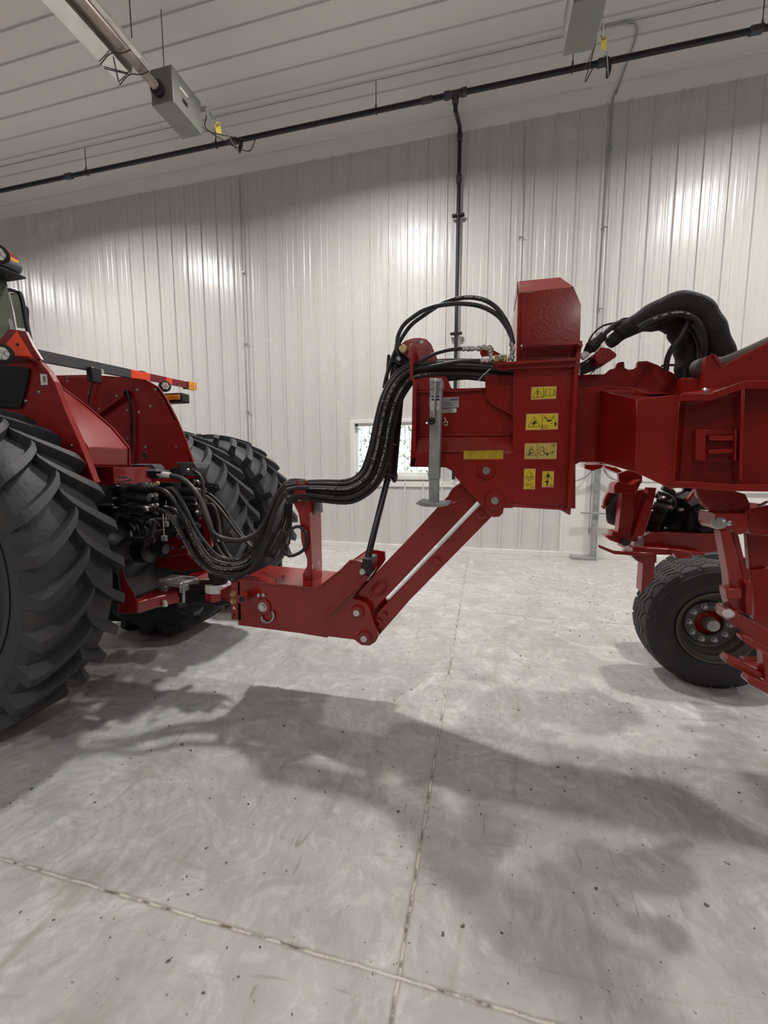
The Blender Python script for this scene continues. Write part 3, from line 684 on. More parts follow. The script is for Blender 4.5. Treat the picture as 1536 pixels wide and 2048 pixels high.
# hydraulic remote couplers
C8=lambda pts: tr(pts,6.4,190,900)
C2=lambda pts: tr(pts,3.49,180,840)
T('coupler_backplate',a_py(BM(),C8([(150,420),(980,420),(980,1060),(150,1000)]),2.62,.1),'dblack')
bm=a_py(BM(),C8([(205,470),(270,450),(330,470),(330,800),(250,820)]),2.28,.3); T('valve_stack',bm,'black',bevel=.01)
def coupler(y,x0=250,x1=660,Y=2.16,sc=1.0):
    P=[(x0,y+20),(x0+150,y+15),(x0+180,y+5),(x0+230,y-8),(x1-40,y-8),(x1,y)]
    pts=[PY(*p,Y) for p in C8(P)]
    rad=[.020,.024,.017,.028,.028,.021]
    bm=BM(); n=12; V=[]
    for p,r in zip(pts,rad):
        V.append([bm.verts.new(p+Vector((0,math.cos(2*PI*j/n)*r*1.2,math.sin(2*PI*j/n)*r))) for j in range(n)])
    for a,b in zip(V[:-1],V[1:]):
        for j in range(n): bm.faces.new((a[j],a[(j+1)%n],b[(j+1)%n],b[j]))
    bm.faces.new(V[0]); bm.faces.new(V[-1])
    o=T('hydraulic_coupler',bm,'dblack',smooth=True,bevel=.003)
    bm=BM(); a_lathe(bm,[(.016,-.04),(.024,-.03),(.024,.01),(.018,.02)],pts[-1],(1,0,0),14); link('coupler_tip',bm,'steel' if y in (510,745) else 'black',o,smooth=True)
for y in (490,625,745): coupler(y); coupler(y-10,540,760,2.34)
for (x,y) in ((660,440),(712,447),(765,447),(803,428),(720,580),(780,572),(735,712),(792,703)):
    c=PY(*C8([(x,y)])[0],2.12); T('dust_plug',a_lathe(BM(),[(.012,.02),(.014,0),(.010,-.006)],c,(.3,-1,0),12),'brass' if y<440 else 'steel',smooth=True)
# top sockets with dark grey covers
bm=a_hex(BM(),[PY(*p,2.40) for p in C8([(430,185),(730,178),(770,215),(800,300),(800,370),(500,380)])],[PY(*p,2.40)+Vector((-.05,.14,.0)) for p in C8([(430,185),(730,178),(770,215),(800,300),(800,370),(500,380)])]); T('socket_cover',bm,'dgrey',bevel=.006)
bm=a_py(BM(),C8([(1015,158),(1260,155),(1285,195),(1300,235),(1230,330),(1090,330),(1085,215)]),2.58,.12); T('socket_cover',bm,'dgrey',bevel=.006)
bm=a_py(BM(),C8([(940,270),(980,215),(1090,212),(1090,340),(1000,350)]),2.6,.1); T('rubber_flap',bm,'dblack',bevel=.01)
bm=a_py(BM(),C8([(635,330),(665,250),(820,255),(850,285),(840,345),(720,360)]),2.22,.09); T('implement_socket',bm,'dblack',bevel=.012)
bm=BM(); a_cyl(bm,PY(*C8([(820,310)])[0],2.24),PY(*C8([(970,325)])[0],2.24),.022,.018,14); T('plug',bm,'lwhite',smooth=True)
bm=BM(); a_bar(bm,PY(*C8([(670,255)])[0],2.2),PY(*C8([(820,262)])[0],2.2),.05,.012); T('socket_lid',bm,'grey')
bm=BM()
for a,b in (((60,375),(250,430)),((180,400),(480,375)),((250,300),(420,350)),((60,370),(220,385)),((210,430),(630,425)),((180,505),(260,440))):
    pa,pb=[PY(*p,2.14) for p in C8([a,b])]; a_tube(bm,[pa,(pa+pb)/2-Vector((0,0,.012)),pb],.005,6)
T('wiring',bm,'dgrey',smooth=True)
# right-hand fittings cluster
rnd=random.Random(11)
for i,(x,y) in enumerate(((1190,260),(1250,255),(1270,400),(1310,400),(1265,440),(1330,430),(1290,500),(1330,540),(1280,640),(1290,690),(1340,870),(1335,970),(1300,790))):
    c=PY(*C8([(x,y)])[0],2.52); T('fitting',a_lathe(BM(),[(.007,-.014),(.012,-.010),(.012,.006),(.008,.01),(.008,.018)],c,(rnd.uniform(.2,1),-.8,rnd.uniform(-.6,.6)),8),'steel' if i%3==0 else 'iron')
bm=a_py(BM(),C8([(1070,500),(1330,490),(1350,700),(1300,860),(1080,840)]),2.64,.1); T('auxiliary_valve',bm,'dblack',bevel=.012)
for j,y in enumerate((530,620,710)): T('valve_body',a_lathe(BM(),[(.02,0),(.033,.01),(.033,.16),(.02,.18)],PY(*C8([(1085,y)])[0],2.60),(1,0,0),12),'black',smooth=True)
# lower clutter
bm=BM(); a_tube(bm,[PY(*p,2.2) for p in C8([(330,1230),(370,1165),(480,1135),(620,1140),(710,1090),(750,1000),(760,900)])],.016,10); T('steering_hose',bm,'hose',smooth=True)
for (x0,y0,x1,y1) in ((330,1060,560,1095),(600,880,700,850),(720,770,800,830),(330,980,460,985),(640,930,700,900),(780,890,1040,900)): T('valve_fitting',a_cyl(BM(),PY(*C8([(x0,y0)])[0],2.3),PY(*C8([(x1,y1)])[0],2.34),.014,n=10),'iron',smooth=True)
T('crossmember',a_py(BM(),C8([(680,1075),(1000,1000),(1120,960),(1130,990),(1000,1030),(700,1110)]),2.28,.15),'dblack',bevel=.004)
bm=BM(); a_cyl(bm,PY(*C8([(868,800)])[0],2.2),PY(*C8([(885,1090)])[0],2.2),.003,n=6); a_cyl(bm,PY(*C8([(908,650)])[0],2.25),PY(*C8([(908,920)])[0],2.25),.003,n=6); T('pull_cable',bm,'steel')
bm=BM(); c=PY(*C8([(887,1130)])[0],2.2); a_box(bm,c-Vector((.018,.01,.018)),c+Vector((.018,.01,.018))); c=PY(*C8([(912,950)])[0],2.25); a_box(bm,c-Vector((.014,.01,.018)),c+Vector((.014,.01,.018))); T('cable_weight',bm,'grey',bevel=.003)
# axle housing / frame : dark mass behind
T('rear_housing',a_box(BM(),(-2.75,2.25,.55),(-2.45,2.78,1.25)),'black',bevel=.02)
T('rear_housing',a_lathe(BM(),[(.2,0),(.22,.05),(.16,.12),(.11,.14),(.10,.22),(.04,.24),(.035,.34),(.001,.34)],(-2.5,2.38,.93),(1,0,0),28),'black',smooth=True,ang=.6)
T('fender_inner_panel',a_box(BM(),(-2.8,1.93,.6),(-2.35,1.95,1.4)),'black')
T('frame_plate',a_py(BM(),C8([(760,1150),(1000,1120),(1180,1180),(1190,1344),(1050,1344),(760,1344)]),2.5,.03),'red2',bevel=.005)
for (x,y,r) in ((860,1275,.022),(790,1330,.018),(1000,1250,.012),(1130,1240,.012),(700,1200,.014)): T('gauge',a_lathe(BM(),[(r,0),(r,.02),(r*.8,.026),(.001,.026)],PY(*C8([(x,y)])[0],2.46),(0,-1,0),16),'iron',smooth=True,ang=.6)
for i,(pts,r_) in enumerate((([(300,870),(420,900),(560,930),(640,1000),(650,1100),(620,1250)],.012),([(420,880),(520,960),(560,1060),(540,1200),(560,1344)],.010),([(720,1100),(735,1180),(725,1260),(745,1344)],.006),([(480,830),(600,850),(680,900),(700,980),(820,960)],.011),([(350,1340),(420,1280),(560,1260),(700,1290)],.014))): T('frame_hose',a_tube(BM(),[PY(*p,2.3+.03*i) for p in C8(pts)],r_,8),'hose',smooth=True)
for (x,y,w_,h_) in ((600,930,90,70),(470,1040,80,60),(640,890,40,60),(820,880,70,50),(930,840,60,40),(520,1150,110,90),(700,1030,60,50)): T('valve_block',a_py(BM(),C8([(x,y),(x+w_,y-6),(x+w_,y+h_),(x,y+h_)]),2.36,.1),'black' if w_>60 else 'iron',bevel=.006)
T('axle',a_cyl(BM(),(AX,1.45,R1),(AX,4.0,R1),.13,n=24),'dblack',smooth=True)
T('frame_plate',a_py(BM(),tr([(660,190),(1000,150),(1120,260),(1150,290),(950,330),(660,270)],5.12,180,1080),2.6,.03),'red2',bevel=.005)
T('frame_plate',a_py(BM(),C8([(1300,720),(1400,730),(1480,1000),(1490,1250),(1420,1200),(1340,900)]),2.72,.03),'red2',bevel=.005)
# hitch side plate, drawbar carrier
CH=lambda pts: tr(pts,5.12,180,1080)
bm=a_hex(BM(),[PY(*p,2.02) for p in CH([(315,280),(335,285),(380,430),(450,540),(490,640),(490,745),(440,755),(280,740),(310,600)])],[PY(*p,2.05) for p in CH([(315,280),(335,285),(380,430),(450,540),(490,640),(490,745),(440,755),(280,740),(310,600)])]); T('hitch_side_plate',bm,'red2',bevel=.005)
zt=PY(*CH([(480,590)])[0],2.08).z
p=[PZ(*q,zt) for q in CH([(475,595),(520,580),(740,480),(880,485),(905,500),(480,612)])]
def a_top(bm,pix,Z,t):
    return a_ext(bm,[PZ(x,y,Z) for x,y in pix],(0,0,-t))
bm=a_top(BM(),CH([(470,598),(700,480),(915,480),(905,530),(680,580),(490,640)]),.66,.075); T('drawbar_support',bm,'red2',bevel=.006)
bm=a_top(BM(),CH([(1010,355),(1160,290),(1210,330),(1110,370)]),.68,.06); T('drawbar_support',bm,'red2',bevel=.005)
bm=a_top(BM(),CH([(690,400),(850,350),(1110,375),(1080,395),(930,445),(700,425)]),.735,.03); T('drawbar_clamp_plate',bm,'galv',bevel=.006)
bm=a_top(BM(),CH([(1000,470),(1010,440),(1180,400),(1260,385),(1270,405),(1200,425),(1040,455)]),.70,.02); T('drawbar_strap',bm,'galv',bevel=.004)
bm=BM(); q=PZ(*CH([(750,490)])[0],.66); a_bolt(bm,q,(0,0,1),.028,.025); T('support_bolt',bm,'galv')
bm=BM(); a_cyl(bm,PY(*CH([(760,610)])[0],2.2),PY(*CH([(770,680)])[0],2.2),.016,n=10); a_cyl(bm,PY(*CH([(720,640)])[0],2.2),PY(*CH([(728,680)])[0],2.2),.012,n=10); T('clamp_bolt',bm,'steel',smooth=True)
bm=BM(); c=PY(*CH([(960,430)])[0],2.16); d=PY(*CH([(960,640)])[0],2.16); a_cyl(bm,c,d,.010,n=10); a_box(bm,PY(*CH([(915,545)])[0],2.16),PY(*CH([(1010,450)])[0],2.24)); T('drawbar_pin_clamp',bm,'galv',bevel=.004)
bm=a_top(BM(),CH([(905,690),(980,640),(1130,640),(1160,670),(1120,725),(1060,745),(920,720)]),.40,.03); T('support_bracket',bm,'iron',bevel=.006)
bm=a_top(BM(),CH([(885,635),(970,625),(990,650),(900,660)]),.46,.03); T('support_bracket',bm,'iron',bevel=.004)
bm=BM(); 
A=[PY(*q,2.30) for q in CH([(900,470),(1000,455),(1200,450),(1200,545),(1300,600),(1440,620),(1440,660),(1300,690),(1000,620),(900,590)])]; a_ext(bm,A,(0,.12,0)); T('drawbar',bm,'black',bevel=.01)
# black ball cover + white bearing ring on the implement eye
c=PY(*CH([(1320,395)])[0],2.36); bm=BM(); a_lathe(bm,[(.052,-.03),(.06,-.02),(.06,.05),(.045,.07),(.02,.075)],c,(0,0,1),24); T('hitch_ball',bm,'dblack',smooth=True)
# ================================================================ PLANTER
pl=thing('planter','red folding planter with a raised mast and angled drawbar hitched behind the tractor','planter',(.2,2.38,0))
def Q(name,bm,m,par=None,**k): return link(name,bm,m,par if par is not None else pl,**k)
C3=lambda pts: tr(pts,3.84,420,940)
C4=lambda pts: tr(pts,3.339,720,540)
Yn,Yf=2.20,2.56
# ----- hitch box
body=[(215,855),(600,895),(820,915),(1085,705),(1105,700),(1195,835),(1085,985),(1060,1010),(900,1290),(600,1240),(215,1192)]
hb=Q('hitch_box',a_hex(BM(),[PY(*p,Yn+.02) for p in C3(body)],[PY(*p,Yn+.02)+Vector((0,.32,0)) for p in C3(body)]),'red',bevel=.004)
side=[(213,852),(600,893),(820,913),(1080,702),(1108,692),(1235,718),(1240,790),(1215,832),(1090,985),(1130,998),(1185,1015),(1225,1055),(1243,1120),(1262,1180),(1285,1230),(1292,1280),(1270,1322),(1225,1350),(1165,1347),(1105,1303),(600,1243),(215,1192)]
for Y in (Yn,Yn+.34): 
    o=link('side_plate',a_hex(BM(),[PY(*p,Yn)+Vector((0,Y-Yn,0)) for p in C3(side)],[PY(*p,Yn)+Vector((0,Y-Yn+.02,0)) for p in C3(side)]),'red',hb,bevel=.003)
# top cover plate slightly proud
tp=[PY(*p,Yn-.012) for p in C3([(213,842),(820,905),(1085,697)])]
bm=BM()
for a,b in zip(tp[:-1],tp[1:]): a_hex(bm,[a,b,b+Vector((0,0,-.012)),a+Vector((0,0,-.012))],[v+Vector((0,.385,0)) for v in (a,b,b+Vector((0,0,-.012)),a+Vector((0,0,-.012)))])
link('cover_plate',bm,'red',hb,bevel=.002)
# raised lip of the folded nose and the diagonal flange
a,b=[PY(*p,Yn-.045) for p in C3([(1212,826),(878,1146)])]
link('diagonal_flange',a_hex(BM(),[a,b,b+Vector((-.012,0,.014)),a+Vector((-.012,0,.014))],[v+Vector((0,.05,0)) for v in (a,b,b+Vector((-.012,0,.014)),a+Vector((-.012,0,.014)))]),'red',hb,bevel=.002)
bm=BM(); 
for u in ((565,815),(505,852)): a_cyl(bm,PZ(*C3([u])[0],tp[0].z+.0005),PZ(*C3([u])[0],tp[0].z+.0015),.006,n=12)
link('hole',bm,'dblack',hb)
c=PY(*C3([(1085,700)])[0],Yn+.1); 
link('lug',a_py(BM(),C3([(1015,748),(1075,690),(1100,695),(1110,715),(1040,765)]),Yn+.31,.03),'red',hb,bevel=.004)
# front clevis plate with row of holes
fp=[PY(*p,Yn-.005) for p in C3([(160,858),(212,852),(212,1192),(208,1150),(163,1150)])]
q=[PY(*p,Yn-.004) for p in C3([(160,862),(213,858),(212,1152),(163,1150)])]
fpl=link('hole_plate',a_hex(BM(),q,[v+Vector((0,.03,0)) for v in q]),'red',hb,bevel=.003)
link('hole_plate',a_hex(BM(),[v+Vector((0,.33,0)) for v in q],[v+Vector((0,.36,0)) for v in q]),'red',hb,bevel=.003)
link('front_wall',a_box(BM(),(q[1].x-.012,Yn,q[2].z),(q[1].x+.01,Yn+.36,q[1].z)),'red',hb)
for y in (1058,1112): link('hole',a_cyl(BM(),PY(*C3([(188,y)])[0],Yn-.006),PY(*C3([(188,y)])[0],Yn+.01),.0105,n=14),'lwhite' if y==1058 else 'dblack',fpl)
for y in (952,1005):
    c=PY(*C3([(180,y)])[0],Yn-.004); bm=BM(); a_lathe(bm,[(.020,0),(.020,.005),(.015,.006)],c,(0,-1,0),16); a_cyl(bm,c,c+Vector((0,-.018,0)),.013,n=6); link('hitch_bolt',bm,'brass',fpl)
# hitch eye
ez=PY(*CH([(1310,540)])[0],2.36)
bm=BM(); 
E_=[PY(*p,2.30) for p in C3([(-90,935),(0,925),(60,930),(120,905),(165,880),(165,1030),(120,1005),(60,965),(0,960),(-90,965)])]
a_hex(bm,E_,[v+Vector((0,.14,0)) for v in E_]); eye=link('hitch_eye',bm,'red',hb,bevel=.008)
c=PY(*CH([(1312,470)])[0],2.36); link('eye_ring',a_lathe(BM(),[(.045,.005),(.078,.008),(.084,0),(.084,-.045),(.075,-.05),(.05,-.05)],c+Vector((0,0,.012)),(0,0,1),36),'lwhite',eye,smooth=True)
c=PY(*CH([(1312,545)])[0],2.36); link('eye_socket',a_lathe(BM(),[(.05,.02),(.085,.02),(.085,-.03),(.06,-.05)],c,(0,0,1),36),'red',eye,smooth=True)
# stub tube
c=PY(*C3([(245,992)])[0],Yn-.09); d=PY(*C3([(290,955)])[0],Yn+.01)
bm=BM(); a_lathe(bm,[(.019,.0),(.030,0),(.030,(d-c).length)],c,(d-c),24); link('stub_tube',bm,'red',hb,smooth=True,ang=.7)
link('tube_bore',a_cyl(BM(),c+(d-c)*-.01,c+(d-c)*.02,.0185,n=20),'dblack',hb)
# safety-ring washer, bolt, shackle
c=PY(*C3([(405,1052)])[0],Yn-.012)
bm=BM(); a_cyl(bm,c+Vector((0,.012,0)),c,.050,n=32); wq=link('round_washer',bm,'red',hb,bevel=.003)
bm=BM(); a_bolt(bm,c,(0,-1,0),.020,.018); link('bolt',bm,'steel',wq)
sh=[PY(*p,Yn-.012) for p in C3([(478,1085),(488,1115),(475,1150),(440,1170),(405,1155),(395,1125)])]
link('shackle',a_tube(BM(),sh,.008,10,6),'steel',wq,smooth=True)
for x in (383,422):
    c=PY(*C3([(x,955)])[0],Yn); bm=BM(); a_cyl(bm,c,c+Vector((0,-.018,0)),.012,n=6); a_cyl(bm,c,c+Vector((0,-.024,0)),.007,n=10); link('small_bolt',bm,'steel',hb)
def pin(px,py,Y,rb,rp,par,n='pivot_pin'):
    c=PY(px,py,Y); o=link('pin_boss',a_lathe(BM(),[(rb*1.18,0),(rb*1.12,.010),(rb,.014),(rb*.98,.022),(rp,.022)],c,(0,-1,0),36),'red',par,smooth=True,ang=.7)
    link(n,a_lathe(BM(),[(rp*1.02,.015),(rp,.032),(rp*.9,.036),(.001,.036)],c,(0,-1,0),28),'steel',o,smooth=True,ang=.5)
pin(716,1222.5,Yn,.036,.0205,hb); pin(730.5,1273.5,Yn,.036,.0205,hb)
# ----- hose stand
post=[(625,200),(648,270),(680,335),(693,430),(700,545),(722,625),(745,685),(745,735),(712,800),(712,880),(778,885),(775,700),(765,400),(748,205)]
st=Q('hose_stand',a_py(BM(),C3(post),2.30,.010),'red',bevel=.002)
xe=PY(*C3([(762,300)])[0],2.30).x
q=[PX(*p,xe) for p in C3([(748,205),(838,205),(846,500),(852,830),(778,882)])]
link('stand_web',a_ext(BM(),q,(.01,0,0)),'red',st,bevel=.002)
bm=BM()
for (x,y0,y1) in ((787,728,760),(833,700,728)):
    a,b=[PX(*p,xe+.0115) for p in C3([(x,y0),(x,y1)])]; a_box(bm,(xe+.0105,a.y-.006,b.z),(xe+.012,a.y+.006,a.z))
link('slot',bm,'lwhite',st)
t0=PY(*C3([(620,200)])[0],2.27)
link('top_plate',a_box(BM(),(t0.x-.01,2.25,t0.z-.004),(PY(*C3([(758,200)])[0],2.27).x,2.5,t0.z+.004)),'red',st,bevel=.002)
link('hose_clamp',a_py(BM(),C3([(640,135),(705,128),(735,135),(735,190),(640,192)]),2.235,.2),'red',st,bevel=.006)
link('hose_clamp',a_py(BM(),C3([(662,85),(675,80),(680,105),(720,105),(725,80),(738,85),(735,135),(668,130)]),2.25,.03),'red',st,bevel=.004)
link('hose_clamp',a_py(BM(),C3([(662,85),(675,80),(680,105),(720,105),(725,80),(738,85),(735,135),(668,130)]),2.38,.03),'red',st,bevel=.004)
c=PY(*C3([(685,215)])[0],2.292); link('slot',a_box(BM(),c-Vector((.012,0,.018)),c+Vector((.012,.004,.018))),'lwhite',st,bevel=.006)
link('clamp_bolt',a_cyl(BM(),PY(*C3([(685,195)])[0],2.285),PY(*C3([(687,222)])[0],2.285),.005,n=8),'brass',st)
bm=BM(); a_lathe(bm,[(.036,-.034),(.032,-.028),(.027,.036),(.018,.040)],PY(*C3([(828,282)])[0],2.36),(0,0,1),24); link('dust_cup',bm,'grey',st,smooth=True)
link('cup_bracket',a_py(BM(),C3([(770,320),(800,320),(800,345),(780,350)]),2.34,.03),'grey',st)
bm=BM(); a_tube(bm,[PY(*p,2.27+.0005*i) for i,p in enumerate(C3([(720,455),(680,435),(640,445),(600,480),(560,475),(535,520),(550,600),(600,655),(660,650),(720,610),(742,540),(735,480),(712,455)]))],.010,8); link('cable_loop',bm,'hose',st,smooth=True)
# ----- link arms
def arm(name,pix,Y,t): return Q(name,a_py(BM(),pix,Y,t),'red',bevel=.006)
ua=arm('upper_link_arm',[(703,1208),(719,1180),(833,1060),(918,968),(940,935),(985,925),(990,960),(953,1004),(757,1211),(735,1240),(705,1240)],2.245,.25)
la=arm('lower_link_arm',[(718,1262),(760,1219),(820,1157),(965,1005),(985,985),(1010,1000),(1000,1022),(986,1031),(820,1200),(759,1270),(740,1292),(718,1288)],2.245,.25)
def oval(cx,cy,rx,ry,ang,par,Y):
    P=[PY(cx+rx*math.cos(t)*math.cos(ang)-ry*math.sin(t)*math.sin(ang),cy+rx*math.cos(t)*math.sin(ang)+ry*math.sin(t)*math.cos(ang),Y) for t in [2*PI*i/24 for i in range(24)]]
    link('oval_boss',a_tube(BM(),P,.006,8,2,True),'red',par,smooth=True)
    P=[v+Vector((0,-.002,0)) for v in P]; 
oval(758.5,1178,21,12,-.75,ua,2.244); oval(918,986,26,13,-.75,ua,2.244)
oval(758.5,1178,15,8,-.75,ua,2.244)
link('rib_block',a_py(BM(),C3([(1320,1105),(1340,1095),(1360,1125),(1340,1145),(1322,1135)]),2.222,.03),'red',la,bevel=.004)
link('rib_block',a_py(BM(),tr([(545,880),(575,870),(595,895),(585,915),(555,912)],2.954,680,820),2.222,.03),'red',la,bevel=.004)
for u in ((1284,1178),): 
    c=PY(*C3([u])[0],2.245); link('grease_boss',a_lathe(BM(),[(.036,0),(.034,.012),(.018,.014),(.016,.004),(.001,.004)],c,(0,-1,0),24),'red',la,smooth=True,ang=.6)
c=PY(*C4([(812,1628)])[0],2.245); link('grease_boss',a_lathe(BM(),[(.034,0),(.032,.012),(.016,.014),(.014,.004),(.001,.004)],c,(0,-1,0),24),'red',la,smooth=True,ang=.6)
# ----- mast head (front beam section)
hd=Q('beam_head',a_hex(BM(),[PY(*p,Yn+.07) for p in C4([(383,800),(355,740),(560,720),(615,792),(835,785),(1030,790),(1025,1125),(1020,1215),(600,1230),(370,1270),(350,1250)])],[PY(*p,Yn+.07)+Vector((0,.24,0)) for p in C4([(383,800),(355,740),(560,720),(615,792),(835,785),(1030,790),(1025,1125),(1020,1215),(600,1230),(370,1270),(350,1250)])]),'red',bevel=.004)
# lower side plates carrying the link pins
lp=[(345,1215),(565,1225),(1025,1218),(1022,1590),(960,1590),(955,1625),(930,1648),(890,1652),(855,1635),(830,1600),(800,1565),(640,1385),(620,1345),(570,1318),(335,1315)]
for dY in (0,.34):
    o=link('side_plate',a_hex(BM(),[PY(*p,Yn)+Vector((0,dY,0)) for p in C4(lp)],[PY(*p,Yn)+Vector((0,dY+.02,0)) for p in C4(lp)]),'red',hd,bevel=.003)
    if dY==0: lowp=o
# sloped strip between beam and side plate
s1=[PY(*p,Yn+.068) for p in C4([(375,1105),(1015,1105)])]; s2=[PY(*p,Yn) for p in C4([(345,1217),(1022,1217)])]
link('bent_strip',a_hex(BM(),[s1[0],s1[1],s2[1],s2[0]],[v+Vector((0,.012,-.004)) for v in (s1[0],s1[1],s2[1],s2[0])]),'red',hd,bevel=.002)
pin(972.5,941.3,Yn,.040,.021,lowp); pin(989.3,1000.3,Yn,.046,.021,lowp)
link('reflective_tape',a_py(BM(),C4([(692,1208),(957,1203),(956,1263),(691,1265)]),Yn-.0015,.002),'tape',lowp)
# left end plate
xl=PY(*C4([(345,1000)])[0],Yn+.04).x
link('end_plate',a_hex(BM(),[PY(*p,Yn) for p in C4([(352,700),(378,760),(372,1265),(370,1315),(333,1315),(345,1040)])],[PY(*p,Yn)+Vector((0,.36,0)) for p in C4([(352,700),(378,760),(372,1265),(370,1315),(333,1315),(345,1040)])]),'red',hd,bevel=.003)
link('head_plate',a_py(BM(),C4([(352,745),(365,702),(400,695),(555,700),(580,715),(612,795),(600,812),(385,800)]),Yn+.045,.02),'red',hd,bevel=.004)
link('weld_rail',a_py(BM(),C4([(380,800),(612,795),(835,787),(835,800),(612,815),(382,822)]),Yn+.05,.02),'red',hd,bevel=.004)
link('gusset_plate',a_py(BM(),C4([(835,712),(845,698),(1030,695),(1028,975),(1005,965),(870,890),(840,850)]),Yn+.035,.02),'red',hd,bevel=.004)
link('weld_rail',a_py(BM(),C4([(380,1088),(1012,1092),(1014,1106),(380,1112)]),Yn+.056,.015),'red',hd,bevel=.004)
# cylinder ears
for dY in (.10,.26):
    o=link('cylinder_ear',a_hex(BM(),[PY(*p,2.30)+Vector((0,dY-.10,0)) for p in C4([(262,530),(268,500),(300,472),(350,455),(400,452),(445,462),(480,500),(515,590),(560,700),(360,720),(330,600),(290,560)])],[PY(*p,2.30)+Vector((0,dY-.08,0)) for p in C4([(262,530),(268,500),(300,472),(350,455),(400,452),(445,462),(480,500),(515,590),(560,700),(360,720),(330,600),(290,560)])]),'red',hd,bevel=.003)
    if dY==.10: ear=o
link('hole',a_cyl(BM(),PY(*C4([(413,482)])[0],2.298),PY(*C4([(413,482)])[0],2.30),.0105,n=16),'lwhite',ear)
link('ear_web',a_py(BM(),C4([(360,525),(455,525),(500,600),(480,640),(370,620)]),2.29,.012),'red',ear,bevel=.003)
xr=PY(*C4([(345,600)])[0],2.24).x
q=[PX(*p,xr) for p in C4([(340,490),(350,495),(352,740),(335,735)])]
link('hose_guide',a_py(BM(),C4([(336,500),(345,488),(355,500),(360,560),(352,740),(332,735),(330,560)]),2.2,.05),'red',hd,bevel=.004)
bm=BM(); c=PY(*C4([(290,530)])[0],2.285); a_lathe(bm,[(.022,-.02),(.022,.012),(.018,.016),(.001,.016)],c,(0,-1,0),20); link('pivot_bolt',bm,'brass',ear,smooth=True,ang=.6)
# ----- lift cylinder
ct=PY(797,712,2.40); cb=PY(777,951,2.40); ax=(cb-ct).normalized()
cyl=Q('lift_cylinder',a_lathe(BM(),[(.03,-.06),(.03,-.0),(.042,.0),(.042,(cb-ct).length-.02),(.040,(cb-ct).length)],ct,ax,32),'black',smooth=True,ang=.7)
link('cylinder_eye',a_py(BM(),C4([(262,520),(320,520),(330,600),(300,640),(240,640),(225,600)]),2.34,.10),'black',cyl,bevel=.01)
link('cylinder_collar',a_lathe(BM(),[(.03,-.01),(.058,-.008),(.058,.022),(.02,.026)],cb-ax*.005,ax,8),'black',cyl,bevel=.004)
bm=BM(); s_=Vector((.03,-.05,0))
for s in (-1,1): a_cyl(bm,ct+Vector((s*.05,-.035,0)),cb+Vector((s*.05,-.035,0)),.009,n=10)
link('tie_rod',bm,'black',cyl,smooth=True)
bm=BM()
for s in (-1,1): a_bolt(bm,cb+Vector((s*.045,-.04,-.02)),(0,0,-1),.012,.02)
link('collar_bolt',bm,'iron',cyl)
link('head_block',a_py(BM(),C4([(205,590),(330,605),(335,625),(205,615)]),2.34,.12),'black',cyl,bevel=.004)
rb=PY(734,1122,2.26)
link('piston_rod',a_cyl(BM(),cb,rb,.0195,n=24),'chrome',cyl,smooth=True)
cv=link('rod_clevis',a_py(BM(),C3([(1172,680),(1240,685),(1238,760),(1225,810),(1190,822),(1155,800),(1158,760)]),2.175,.14),'black',cyl,bevel=.006)
link('clevis_pin',a_lathe(BM(),[(.020,0),(.020,.012),(.015,.018),(.001,.018)],PY(*C3([(1173,780)])[0],2.175),(0,-1,0),20),'steel',cv,smooth=True,ang=.6)
# ----- parking jack
jt=Q('jack_stand',a_py(BM(),C4([(468,724),(546,722),(547,820),(540,1050),(528,1395),(455,1398),(463,1100)]),2.09,.07),'galv',bevel=.004)
link('inner_tube',a_py(BM(),C4([(460,1395),(525,1393),(522,1563),(458,1565)]),2.10,.05),'galv',jt,bevel=.003)
link('jack_cap',a_py(BM(),C4([(465,722),(548,720),(550,790),(466,795)]),2.082,.085),'galv',jt,bevel=.003)
ft=[(368,1560),(392,1541),(480,1560),(560,1552),(605,1548),(590,1572),(540,1583),(460,1583),(410,1578)]
link('jack_foot',a_hex(BM(),[PY(*p,2.03) for p in C4(ft)],[PY(*p,2.03)+Vector((0,.16,0)) for p in C4(ft)]),'galv',jt,bevel=.003)
bm=BM(); a_tube(bm,[PY(*p,2.06) for p in C4([(508,745),(507,800),(502,900),(498,960),(494,995)])],.0075,10); ck=link('crank_arm',bm,'steel',jt,smooth=True)
link('crank_hub',a_lathe(BM(),[(.013,.03),(.016,0),(.016,-.012),(.006,-.014)],PY(*C4([(508,748)])[0],2.075),(0,1,0),16),'steel',jt,smooth=True)
c=PY(*C4([(476,1007)])[0],2.03); link('crank_knob',a_lathe(BM(),[(.012,.03),(.019,.02),(.020,0),(.016,-.008),(.007,-.010),(.006,-.006),(.001,-.006)],c,(0,1,0),24),'black',ck,smooth=True,ang=.8)
link('jack_pin',a_cyl(BM(),PY(*C4([(440,1024)])[0],2.07),PY(*C4([(480,1015)])[0],2.07),.006,n=10),'steel',jt,smooth=True)
bm=BM()
for (x,y) in ((478,750),(538,748)): a_box(bm,PY(*C4([(x-6,y+2)])[0],2.081),PY(*C4([(x+6,y-2)])[0],2.083))
link('cap_slot',bm,'dblack',jt)
link('jack_label',a_py(BM(),C4([(476,835),(531,832),(528,935),(473,938)]),2.0885,.002),'lwhite',jt)
bm=BM()
for (a,b,c_,d_) in ((478,838,493,850),(508,837,529,849),(478,858,493,872),(508,857,529,871)): 
    a_py(bm,C4([(a,b),(c_,b),(c_,d_),(a,d_)]),2.0875,.001)
link('blue_logo_bars',bm,'blue',jt)
bm=BM()
for (a,b,c_,d_) in ((508,892,526,895),(508,900,524,903),(478,898,492,902),(476,912,490,915)): a_py(bm,C4([(a,b),(c_,b),(c_,d_),(a,d_)]),2.0875,.001)
link('label_text',bm,'grey',jt)
